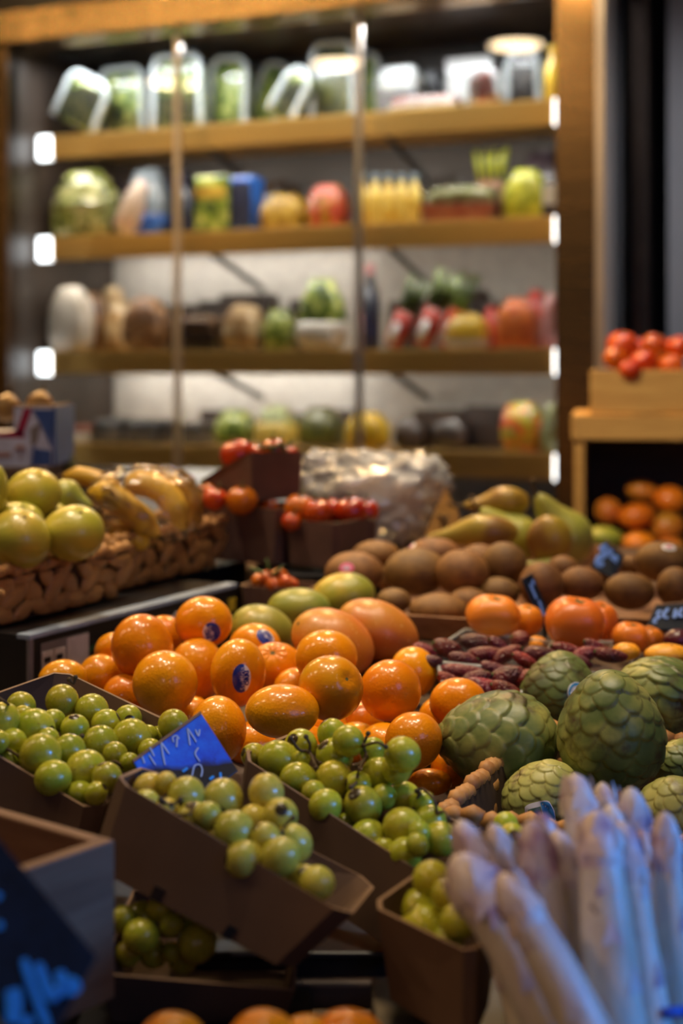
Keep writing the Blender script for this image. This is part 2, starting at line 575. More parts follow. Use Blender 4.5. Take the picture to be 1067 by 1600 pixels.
class Body:
    """A fruit of given half-width/half-height in the view, baked as one mesh at its own place."""

    def __init__(s, px, py, rx, ry, d, shape, R=None, roll=0.0, ryd=None, layer=None, soft=1.0):
        s.px, s.py, s.rx, s.ry, s.d = px, py, rx, ry, d
        s.shape, s.layer, s.soft = shape, layer, soft
        s.R = np.eye(3) if R is None else np.array(R)
        s.roll, s.ryd = roll, ryd
        s.d0 = d

    def r(s):
        return (s.rx * s.ry) ** 0.5 * s.d / FPX

    def pos(s):
        return P(s.px, s.py, s.d)

    def D(s):
        k = s.d / FPX
        a, b = s.rx * k, s.ry * k
        m = s.ryd * k if s.ryd else (a + b) / 2
        c, q = math.cos(s.roll), math.sin(s.roll)
        Q = np.array([[c, 0, -q], [0, 1, 0], [q, 0, c]])
        return Q @ np.diag([a, m, b]) @ Q.T

    def norm(s):
        X, _ = sphere(24, 16)
        Y = s.shape(X) @ s.R.T
        lo, hi = Y.min(0), Y.max(0)
        s.c = (lo + hi) / 2
        s.e = 2 / (hi - lo)

    def surf(s, Xw, off=0.0):
        """World directions -> points of the skin, relative to the body's centre."""
        X = np.asarray(Xw) @ s.R
        Y = (s.shape(X) @ s.R.T - s.c) * s.e
        return (Y * (1 + off)) @ s.D().T

    def make(s, name, mat, parent=None, nu=48, nv=32):
        s.norm()
        X, Fc = sphere(nu, nv)
        V = s.surf(X @ s.R.T)
        g = G().add((V, Fc))
        s.o = g.build(name, mat, parent, loc=s.pos())
        return s.o

    def dirpx(s, px, py):
        """Skin direction that shows at this pixel."""
        x, z = (px - s.px) / s.rx, -(py - s.py) / s.ry
        q = min(0.96, x * x + z * z)
        return Vector((x, -math.sqrt(1 - q), z)).normalized()

    def frame(s, c, ang):
        c = Vector(c)
        t1 = Vector((1, 0, 0)) - c * c.x
        t1.normalize()
        t2 = c.cross(t1)
        ca, sa = math.cos(ang), math.sin(ang)
        return c, t1 * ca + t2 * sa, t2 * ca - t1 * sa

    def flat(s, name, V2, Fc, c, ang, mat, off, parent=None):
        c, t1, t2 = s.frame(c, ang)
        V2 = np.asarray(V2)
        X = np.array(c)[None] + V2[:, :1] * np.array(t1)[None] + V2[:, 1:2] * np.array(t2)[None]
        X /= np.linalg.norm(X, axis=1)[:, None]
        g = G().add((s.surf(X, off), Fc))
        o = g.build(name, mat, parent if parent is not None else s.o)
        return o

    def disc(s, name, a, b, c, ang, mat, off=0.012, parent=None, x0=-2.0, x1=2.0, sup=2.0):
        """Elliptic patch on the skin, cut to x0..x1 of its half-width."""
        V, Fc = [], []
        nx, ny = 14, 10
        for i in range(nx + 1):
            u = max(x0, -1) + (min(x1, 1) - max(x0, -1)) * i / nx
            h = (max(0, 1 - abs(u) ** sup)) ** (1 / sup)
            for j in range(ny + 1):
                V.append((u * a, (2 * j / ny - 1) * h * b))
        for i in range(nx):
            for j in range(ny):
                k = i * (ny + 1) + j
                Fc.append((k, k + ny + 1, k + ny + 2, k + 1))
        return s.flat(name, V, Fc, c, ang, mat, off, parent)

    def letters(s, name, txt, size, c, ang, mat, off=0.02, parent=None, dx=0.0, dy=0.0, turn=0.0, bold=0.0):
        V, Fc = text2d(txt, size, bold)
        ct, st = math.cos(turn), math.sin(turn)
        V = V @ np.array([[ct, st], [-st, ct]]) + np.array([dx, dy])
        return s.flat(name, V, Fc, c, ang, mat, off, parent)


class Slope:
    """A supporting plane: z = z0 + k (y - y0)."""

    def __init__(s, z0, y0, k):
        s.z0, s.y0, s.k = z0, y0, k
        s.n = Vector((0, -k, 1)).normalized()

    def depth(s, px, py, h):
        q = Vector((0, s.y0, s.z0)) + s.n * h
        ray = Vector(((px - CX) / FPX, 1, -(py - HY) / FPX))
        return (q - Vector((0, 0, CZ))).dot(s.n) / ray.dot(s.n)


def settle(items, slope):
    for b in items:
        d = b.d
        for _ in range(6):
            r = (b.rx * b.ry) ** 0.5 * d / FPX
            d = slope.depth(b.px, b.py, r * (1 + 1.35 * (b.layer or 0)))
        b.d = d


def relax(items, it=120, tight=0.97, lim=0.12):
    """Slide neighbours apart along their own lines of sight until they only touch."""
    for _ in range(it):
        moved = False
        for i in range(len(items)):
            a = items[i]
            pa = a.pos()
            for j in range(i + 1, len(items)):
                b = items[j]
                pb = b.pos()
                dv = pb - pa
                need = (a.r() * a.soft + b.r() * b.soft) * tight
                if abs(dv.y) > need or dv.length >= need:
                    continue
                moved = True
                lat2 = dv.x ** 2 + dv.z ** 2
                want = math.sqrt(max(0, need * need - lat2))
                sgn = 1 if (dv.y > 0 or (dv.y == 0 and a.py > b.py)) else -1
                e = (want - abs(dv.y)) * 0.35 + 0.0005
                a.d = max(a.d0 - lim, min(a.d0 + lim, a.d - sgn * e))
                b.d = max(b.d0 - lim, min(b.d0 + lim, b.d + sgn * e))
                pa = a.pos()
        if not moved:
            break


def stalk(o, body, c, length, rad, mat, name='stem', bend=0.3):
    """A short stalk on the skin at direction c."""
    c = Vector(c)
    p0 = Vector(body.surf(np.array([c]))[0]) * 0.97
    side = Vector((0.3, -0.2, 0.5)).normalized()
    pts = [p0, p0 + c * length * 0.5, p0 + (c + side * bend).normalized() * length]
    return G().add(tube(smoothpath(pts, 3), [rad * 1.2] * 3 + [rad] * 3 + [rad * 1.3], 7)).build(name, mat, o)


def star(body, o, c, size, mat, n=5, name='calyx', lift=0.02, droop=0.0):
    """Flat leafy star lying on the skin."""
    V, Fc = [(0, 0)], []
    for k in range(2 * n):
        a = math.pi * k / n
        r = size if k % 2 == 0 else size * 0.35
        V.append((r * math.cos(a), r * math.sin(a)))
    for k in range(2 * n):
        Fc.append((0, 1 + k, 1 + (k + 1) % (2 * n)))
    return body.flat(name, V, Fc, c, 0.3, mat, lift, o)


# ------------------------------------------------------------------ boxes made of panels
def panelbox(name, rim, floor, th, mat, edge, label, cat, group=None, slots=None, chamfer=0.0):
    """Open cardboard tray from its rim corners (A front-left, B front-right, C back-right, D back-left) and floor corners."""
    rim = [Vector(p) for p in rim]
    floor = [Vector(p) for p in floor]
    c = sum(rim + floor, Vector()) / 8
    o = empty(name, sum(floor, Vector()) / 4)
    org = o.location.copy()
    if chamfer:
        def cut(q):
            out = []
            for i in range(4):
                a, b, d = q[i], q[i - 1], q[(i + 1) % 4]
                out += [a + (b - a).normalized() * chamfer, a + (d - a).normalized() * chamfer]
            return out
        R, Fl = cut(rim), cut(floor)
    else:
        R, Fl = rim, floor
    n = len(R)
    rc = sum(R, Vector()) / n
    fc = sum(Fl, Vector()) / n
    Ri = [p + (rc - p).normalized() * th * 1.5 for p in R]
    up = (rc - fc).normalized()
    Fi = [p + (fc - p).normalized() * th * 1.5 + up * th for p in Fl]
    V = [p - org for p in (R + Fl + Ri + Fi)]
    Fc, mi = [], []
    for i in range(n):
        j = (i + 1) % n
        Fc += [(n + i, n + j, j, i), (2 * n + i, 2 * n + j, 3 * n + j, 3 * n + i), (i, j, 2 * n + j, 2 * n + i)]
        mi += [0, 0, 1]
    Fc += [tuple(range(n, 2 * n))[::-1], tuple(range(3 * n, 4 * n))]
    mi += [0, 0]
    g = G()
    g.v.append(np.array([tuple(v) for v in V]))
    g.f, g.m, g.n = [list(f) for f in Fc], mi, len(V)
    g.build('tray_body', [mat, edge], o, smooth=False)
    A, B = R[0] if not chamfer else R[1], R[1] if not chamfer else R[2]
    fa, fb = Fl[0] if not chamfer else Fl[1], Fl[1] if not chamfer else Fl[2]
    for (s, wid, hgt) in (slots or []):
        base = fa.lerp(fb, s)
        ux = (fb - fa).normalized()
        uz = (A.lerp(B, s) - base).normalized()
        nrm = ux.cross(uz).normalized()
        if nrm.y > 0:
            nrm = -nrm
        q = [base - ux * wid + nrm * 0.0012, base + ux * wid + nrm * 0.0012, base + ux * wid + uz * hgt + nrm * 0.0012, base - ux * wid + uz * hgt + nrm * 0.0012]
        w = [p - nrm * 0.0045 for p in q]
        G().add(hexa([p - org for p in w], [p - org for p in q])).build('locking_tab', MAT['stickdark'], o, smooth=False)
    return tag(o, label, cat, group)


def wicker(name, rim, floor, label, rowh=0.02, cell=0.03, seed=1):
    """Rectangular woven basket: lining, plaited weave and a corded rim."""
    rim = [Vector(p) for p in rim]
    floor = [Vector(p) for p in floor]
    o = empty(name, sum(floor, Vector()) / 4)
    org = o.location.copy()
    r = random.Random(seed)
    fc = sum(floor, Vector()) / 4
    rc = sum(rim, Vector()) / 4
    ins = lambda p, c, t: p + (c - p).normalized() * t
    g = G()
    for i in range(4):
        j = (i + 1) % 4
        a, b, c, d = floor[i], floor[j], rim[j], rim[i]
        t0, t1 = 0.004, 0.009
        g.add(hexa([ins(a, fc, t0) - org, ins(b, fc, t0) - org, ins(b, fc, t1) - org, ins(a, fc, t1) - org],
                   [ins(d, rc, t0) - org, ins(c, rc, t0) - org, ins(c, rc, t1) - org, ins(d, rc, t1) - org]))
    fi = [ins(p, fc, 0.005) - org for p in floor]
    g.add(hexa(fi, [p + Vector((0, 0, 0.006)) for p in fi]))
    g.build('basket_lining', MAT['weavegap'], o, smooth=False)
    w = G()
    SV, SF = sphere(10, 8)
    for i in range(4):
        j = (i + 1) % 4
        a, b, c, d = floor[i], floor[j], rim[j], rim[i]
        ux = (b - a).normalized()
        L = (b - a).length
        H = ((d - a).length + (c - b).length) / 2
        uz = ((d - a) + (c - b)).normalized()
        nr = ux.cross(uz).normalized()
        if nr.dot((a + b + c + d) / 4 - (fc + rc) / 2) < 0:
            nr = -nr
        rows = max(2, round(H / rowh))
        for k in range(rows):
            m = max(3, round(L / cell))
            for q in range(m):
                s = (q + 0.5 + (0.5 if k % 2 else 0)) / m
                if s > 1:
                    continue
                tz = (k + 0.5) / rows
                p = a.lerp(b, s).lerp(d.lerp(c, s), tz)
                ang = (0.55 if (k + q) % 2 else -0.55) + r.uniform(-0.5, 0.5)
                e1 = ux * math.cos(ang) + uz * math.sin(ang)
                e2 = uz * math.cos(ang) - ux * math.sin(ang)
                h1, h2, h3 = cell * r.uniform(0.58, 0.78), rowh * r.uniform(0.52, 0.72), r.uniform(0.004, 0.0065)
                V = [p + e1 * (x * h1) + e2 * (y * h2) + nr * (z * h3 + 0.002 * math.sin(q * 3.1 + k)) - org for x, y, z in SV]
                zm, zx = min(q.z for q in floor) - org.z + 0.0005, rim[0].z - org.z - 0.007
                w.add(([(v.x, v.y, min(zx, max(v.z, zm))) for v in V], SF))
    w.build('woven_wall', MAT['weave'], o)
    rg = G()
    for i in range(4):
        a, b = rim[i], rim[(i + 1) % 4]
        m = max(4, round((b - a).length / 0.016))
        for q in range(m):
            p, p2 = a.lerp(b, q / m), a.lerp(b, (q + 1.15) / m)
            lift = Vector((0, 0, 0.002 * math.sin(q * 2.1)))
            rg.add(tube([p - org + lift, (p + p2) / 2 - org + Vector((0, 0, 0.002)) + lift, p2 - org + lift], [0.0056, 0.0082, 0.0056], 8))
    rg.build('basket_rim', MAT['wicker'], o)
    return tag(o, label, 'basket')
# ------------------------------------------------------------------ the room
MAT['floor'] = fruitmat('dark_floor_tiles', [(0.3, (0.03, 0.026, 0.022)), (0.7, (0.06, 0.05, 0.045))], 3, 0.4, hamt=0, vamt=0)
MAT['wallgrey'] = fruitmat('pale_grey_wall', [(0.3, (0.40, 0.41, 0.44)), (0.7, (0.48, 0.48, 0.50))], 2, 0.7, hamt=0, vamt=0)
MAT['walldark'] = fruitmat('dark_brown_wall', [(0.3, (0.05, 0.035, 0.025)), (0.7, (0.08, 0.055, 0.04))], 2, 0.6, hamt=0, vamt=0)
CEIL = 2.95
struct(G().add(box(-4.2, 2.6, -1.2, 6.6, -0.1, 0.0)).build('floor', MAT['floor'], smooth=False))
struct(G().add(box(-4.2, 2.6, -1.2, 6.6, CEIL, CEIL + 0.1)).build('ceiling', MAT['walldark'], smooth=False))
struct(G().add(box(-4.2, 2.6, 6.5, 6.6, 0, CEIL)).build('wall_back', MAT['walldark'], smooth=False))
struct(G().add(box(-4.3, -4.2, -1.2, 6.6, 0, CEIL)).build('wall_left', MAT['walldark'], smooth=False))
# the pale wall behind the refrigerator's end
wq = struct(G().add(box(0.0, 1.5, 0.0, 0.12, 0, CEIL)).build('wall_right', MAT['wallgrey'], smooth=False))
wq.location = (1.06, 4.62, 0)
wq.rotation_euler = (0, 0, math.radians(-22.5))

# ------------------------------------------------------------------ refrigerator frame of reference
FA = math.radians(-22.53)
FO = Vector((-1.082, 4.70, 0.0))
FU = Vector((math.cos(FA), math.sin(FA), 0))
FV = Vector((-math.sin(FA), math.cos(FA), 0))
FW = 1.827


def fx(px, v):
    """Local x in the cabinet at depth v that shows in pixel column px, and the distance from the eye."""
    k = (px - CX) / FPX
    q = FO + FV * v
    u = (k * q.y - q.x) / (FU.x - k * FU.y)
    return u, q.y + u * FU.y


MAT['steel'] = steelmat('brushed_warm_steel', (0.66, 0.40, 0.11), 0.42, 0)
MAT['bronze'] = steelmat('bronze_steel', (0.46, 0.28, 0.12), 0.24, 0, 800)
MAT['fascia'] = steelmat('brushed_bronze_fascia', (0.66, 0.42, 0.18), 0.22, 0, 900)
nb_ = [n for n in MAT['fascia'].node_tree.nodes if n.type == 'BUMP'][0]
nb_.inputs['Strength'].default_value = 0.5
nb_.inputs['Distance'].default_value = 0.0012
MAT['darksteel'] = steelmat('dark_steel', (0.16, 0.12, 0.10), 0.35, 0)
MAT['backpanel'] = plain('white_liner', (0.42, 0.39, 0.35), 0.45)
MAT['liner'] = plain('brown_grey_liner', (0.036, 0.025, 0.019), 0.4)
MAT['alu'] = steelmat('aluminium', (0.75, 0.68, 0.62), 0.35, 2)
MAT['blackmetal'] = plain('black_bracket', (0.012, 0.011, 0.011), 0.45)
MAT['tubelight'] = emit('white_light_cap', (0.93, 0.97, 1.0), 5)
MAT['glass'] = clearmat('door_glass', (0.97, 0.98, 0.98), 0.0, 0.015, 0, 0, 1.5)

SHZ = [CZ + 0.785, CZ + 0.445, CZ + 0.062, CZ - 0.243]
fr = empty('display_refrigerator', FO, FA)
tag(fr, 'tall bronze-steel display refrigerator with sliding glass doors and packed shelves', 'refrigerator')


def fb(name, x0, x1, y0, y1, z0, z1, mat, parent=None, bevel=0.003):
    return G().add(box(x0, x1, y0, y1, z0, z1)).build(name, mat, parent or fr, smooth=False, bevel=bevel)


fb('base_cabinet', -0.16, FW + 0.13, 0.0, 0.72, 0.06, 0.60, MAT['darksteel'])
fb('plinth', -0.14, FW + 0.11, 0.05, 0.70, 0.0, 0.06, MAT['blackmetal'])
fb('back_panel', 0.0, FW + 0.084, 0.62, 0.66, 0.60, SHZ[1] - 0.012, MAT['backpanel'])
fb('upper_back_panel', 0.0, FW + 0.084, 0.62, 0.66, SHZ[1] - 0.012, 2.30, MAT['liner'])
fb('side_panel', -0.16, 0.0, 0.07, 0.72, 0.60, 2.30, MAT['liner'])
fb('front_post', -0.16, 0.0, -0.04, 0.06, 0.60, 2.262, MAT['bronze'])
fb('front_post', FW + 0.006, FW + 0.118, -0.04, 0.06, 0.60, 2.72, MAT['bronze'])
fb('post_glare_cover', 0.0003, 0.004, -0.041, 0.075, 0.60, 2.262, MAT['liner'], bevel=0)  # dark strip added to hide rail-end glare on the post
fb('edge_trim', FW + 0.118, FW + 0.145, -0.045, 0.075, 0.60, 2.72, MAT['alu'])
fb('rear_post', FW + 0.085, FW + 0.135, 0.64, 0.74, 0.60, 2.72, MAT['darksteel'])
sg = fb('side_glass', FW + 0.10, FW + 0.108, 0.075, 0.64, 0.60, 2.40, MAT['glass'], bevel=0)
fb('top_rail', FW + 0.09, FW + 0.13, 0.075, 0.64, 2.40, 2.72, MAT['bronze'])
fb('roof_panel', -0.16, FW + 0.09, 0.06, 0.72, 2.30, 2.36, MAT['liner'])
fb('fascia', -0.16, FW, -0.07, 0.05, 2.268, 2.372, MAT['fascia'])
fb('canopy', -0.16, FW, -0.03, 0.60, 2.372, 2.75, MAT['liner'])
# doors
TH = FW / 3
for k in range(3):
    y = 0.010 if k != 1 else 0.024
    d = fb('glass_door', k * TH + (0.0 if k == 0 else -0.008), (k + 1) * TH + (0.0 if k == 2 else 0.008), y, y + 0.006, 0.63, 2.262, MAT['glass'], bevel=0)
    if k < 2:
        x = (k + 1) * TH
        fb('door_stile', x - 0.012, x + 0.010, y - 0.006, y + 0.012, 0.63, 2.262, MAT['alu'], d)
    fb('door_rail', k * TH, (k + 1) * TH, y - 0.004, y + 0.010, 0.60, 0.63, MAT['alu'], d)
SHELVES = []
for z in SHZ:
    s = fb('shelf', 0.03, FW - 0.01, 0.125, 0.61, z - 0.024, z - 0.004, MAT['steel'])
    fb('shelf_rail', 0.073, FW - 0.035, 0.105, 0.122, z - 0.072, z + 0.004, MAT['steel'], s, 0.002)
    for xa_, xb_ in ((0.022, 0.072), (FW - 0.034, FW - 0.010)):
        fb('rail_end_light', xa_, xb_, 0.100, 0.122, z - 0.074, z + 0.004, MAT['tubelight'], s, 0.003)
    for x in (0.62, 1.24):
        q = [(0.13, z - 0.026), (0.60, z - 0.145), (0.60, z - 0.168), (0.13, z - 0.05)]
        V = [(xx, a, b) for xx in (x, x + 0.006) for a, b in q]
        Fc = [(0, 1, 2, 3), (7, 6, 5, 4)] + [(i, (i + 1) % 4, 4 + (i + 1) % 4, 4 + i) for i in range(4)]
        G().add((V, Fc)).build('shelf_bracket', MAT['blackmetal'], s, smooth=False)

# ------------------------------------------------------------------ packed goods
def bagmat(name, stops, scale=34, rough=0.25, coat=0.6):
    stops = [(p, tuple(x ** 1.35 for x in c)) for p, c in stops]
    t = NT(name)
    vc = t.node('ShaderNodeSeparateColor')
    t.link(t.voro(scale * 1.1, 'F1', (1, 1, 1), 'Color'), vc.inputs[0])
    f = t.math('ADD', t.math('MULTIPLY', t.noise(scale, 3, 0.6, (1, 1, 1), 0.4), 0.65), t.math('MULTIPLY', vc.outputs[0], 0.35))
    c = t.ramp(f, stops)
    t.set(Base_Color=c, Roughness=rough + 0.15, Coat_Weight=coat, Coat_Roughness=0.12)
    t.bump(t.noise(45, 3, 0.6, (1, 1, 1), 1.0), 0.6, 0.006)
    return t.mat


PK = {
    'salad': bagmat('salad_leaves', [(0.3, (0.05, 0.10, 0.01)), (0.5, (0.24, 0.32, 0.03)), (0.7, (0.60, 0.62, 0.22))]),
    'salad2': bagmat('mixed_leaves', [(0.3, (0.03, 0.05, 0.01)), (0.5, (0.22, 0.25, 0.04)), (0.62, (0.55, 0.55, 0.32)), (0.75, (0.10, 0.03, 0.09))]),
    'olive': bagmat('olive_bag', [(0.3, (0.06, 0.07, 0.01)), (0.7, (0.22, 0.22, 0.03))]),
    'navy': bagmat('navy_bag', [(0.3, (0.008, 0.012, 0.03)), (0.65, (0.02, 0.04, 0.12))]),
    'blue': bagmat('blue_bag', [(0.3, (0.02, 0.10, 0.40)), (0.7, (0.05, 0.25, 0.70))]),
    'peach': bagmat('peach_band', [(0.3, (0.55, 0.30, 0.13)), (0.7, (0.7, 0.45, 0.25))]),
    'greyblue': bagmat('grey_blue_wrap', [(0.3, (0.14, 0.18, 0.22)), (0.7, (0.35, 0.40, 0.45))]),
    'pinkwhite': bagmat('pink_white_bag', [(0.3, (0.60, 0.45, 0.42)), (0.55, (0.7, 0.62, 0.58)), (0.75, (0.35, 0.30, 0.10))]),
    'yellow': bagmat('yellow_bag', [(0.3, (0.55, 0.36, 0.01)), (0.7, (0.75, 0.55, 0.03))]),
    'goldmix': bagmat('golden_bag', [(0.3, (0.16, 0.08, 0.01)), (0.5, (0.45, 0.30, 0.02)), (0.7, (0.6, 0.45, 0.1))], 30),
    'redmix': bagmat('red_yellow_bag', [(0.3, (0.5, 0.32, 0.02)), (0.5, (0.55, 0.05, 0.05)), (0.7, (0.3, 0.3, 0.05))], 26),
    'brown': bagmat('brown_contents', [(0.3, (0.14, 0.06, 0.02)), (0.55, (0.36, 0.19, 0.07)), (0.75, (0.62, 0.45, 0.28))], 28),
    'beige': bagmat('beige_contents', [(0.3, (0.42, 0.26, 0.11)), (0.55, (0.62, 0.46, 0.26)), (0.75, (0.75, 0.65, 0.48))], 24),
    'cream': bagmat('cream_pack', [(0.3, (0.60, 0.54, 0.46)), (0.7, (0.80, 0.76, 0.70))], 18),
    'white': bagmat('white_pack', [(0.3, (0.62, 0.62, 0.62)), (0.7, (0.82, 0.82, 0.80))], 8),
    'purple': bagmat('dark_purple', [(0.3, (0.02, 0.01, 0.03)), (0.7, (0.07, 0.03, 0.08))]),
    'plum': bagmat('dark_berries', [(0.3, (0.02, 0.012, 0.015)), (0.7, (0.08, 0.05, 0.05))], 40),
    'lime': bagmat('lime_net', [(0.3, (0.34, 0.40, 0.02)), (0.7, (0.62, 0.64, 0.08))], 30),
    'pinkbowl': bagmat('pink_fruit', [(0.3, (0.50, 0.26, 0.18)), (0.7, (0.66, 0.48, 0.36))], 35),
    'palegreen': bagmat('pale_sprouts', [(0.3, (0.30, 0.22, 0.12)), (0.5, (0.40, 0.46, 0.22)), (0.75, (0.62, 0.62, 0.50))], 40),
    'red': bagmat('red_pack', [(0.3, (0.48, 0.03, 0.02)), (0.7, (0.66, 0.10, 0.05))]),
    'redwhite': bagmat('strawberry_pack', [(0.3, (0.65, 0.20, 0.14)), (0.5, (0.8, 0.7, 0.66)), (0.7, (0.6, 0.10, 0.06))], 16),
    'carrot': bagmat('carrots', [(0.3, (0.66, 0.17, 0.02)), (0.7, (0.80, 0.28, 0.04))], 40),
    'pinkbag': bagmat('pink_bag', [(0.3, (0.62, 0.25, 0.26)), (0.7, (0.75, 0.48, 0.46))]),
    'lemon': bagmat('lemon_yellow_pack', [(0.3, (0.62, 0.42, 0.01)), (0.7, (0.78, 0.58, 0.03))], 10),
    'pepper': bagmat('mixed_peppers', [(0.34, (0.55, 0.10, 0.02)), (0.45, (0.68, 0.26, 0.02)), (0.55, (0.5, 0.46, 0.04)), (0.66, (0.18, 0.26, 0.02)), (0.75, (0.75, 0.65, 0.4))], 30),
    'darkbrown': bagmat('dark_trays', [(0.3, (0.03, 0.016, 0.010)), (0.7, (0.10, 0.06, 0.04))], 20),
    'greytray': bagmat('grey_tray', [(0.3, (0.10, 0.10, 0.11)), (0.7, (0.22, 0.21, 0.21))], 10),
    'salmon': bagmat('salmon_pink', [(0.3, (0.40, 0.15, 0.10)), (0.7, (0.52, 0.26, 0.18))], 20),
    'leekgreen': bagmat('leek_leaf', [(0.3, (0.05, 0.08, 0.01)), (0.7, (0.16, 0.22, 0.03))], 20),
    'jar': bagmat('yellow_juice', [(0.3, (0.66, 0.46, 0.06)), (0.7, (0.80, 0.66, 0.22))], 12),
    'lid': bagmat('blue_grey_lid', [(0.3, (0.10, 0.15, 0.19)), (0.7, (0.22, 0.30, 0.36))], 10),
}
MAT['packclear'] = clearmat('clear_pack_lid', (0.97, 0.98, 0.97), 0.015, 0.10, 0.25, 22, 1.45)
MAT['packrim'] = plain('frosted_pack_rim', (0.60, 0.64, 0.64), 0.3, Alpha=0.55)


def pillow(w, d, h, seed, e=0.55, crinkle=0.05, neck=0.0):
    X, Fc = sphere(28, 20)
    Y = np.sign(X) * np.abs(X) ** e
    L, L2 = Lump(seed, 3.0), Lump(seed + 50, 9.0)
    Y = Y * (1 + crinkle * L(X) + 0.6 * crinkle * L2(X))[:, None]
    z = (Y[:, 2] + 1) / 2
    if neck:
        k = 1 - neck * np.clip((z - 0.62) / 0.3, 0, 1)
        Y[:, 0] *= k
        Y[:, 1] *= k
    Y[:, 2] = np.clip(z, 0.0, 1.3)
    return Y * np.array([w / 2, d / 2, h]), Fc


def place(root, u, v, z, roll=0.0, turn=0.0):
    root.matrix_world = Matrix.Translation(FO + FU * u + FV * v + Vector((0, 0, z))) @ Matrix.Rotation(FA + turn, 4, 'Z') @ Matrix.Rotation(roll, 4, 'Y')


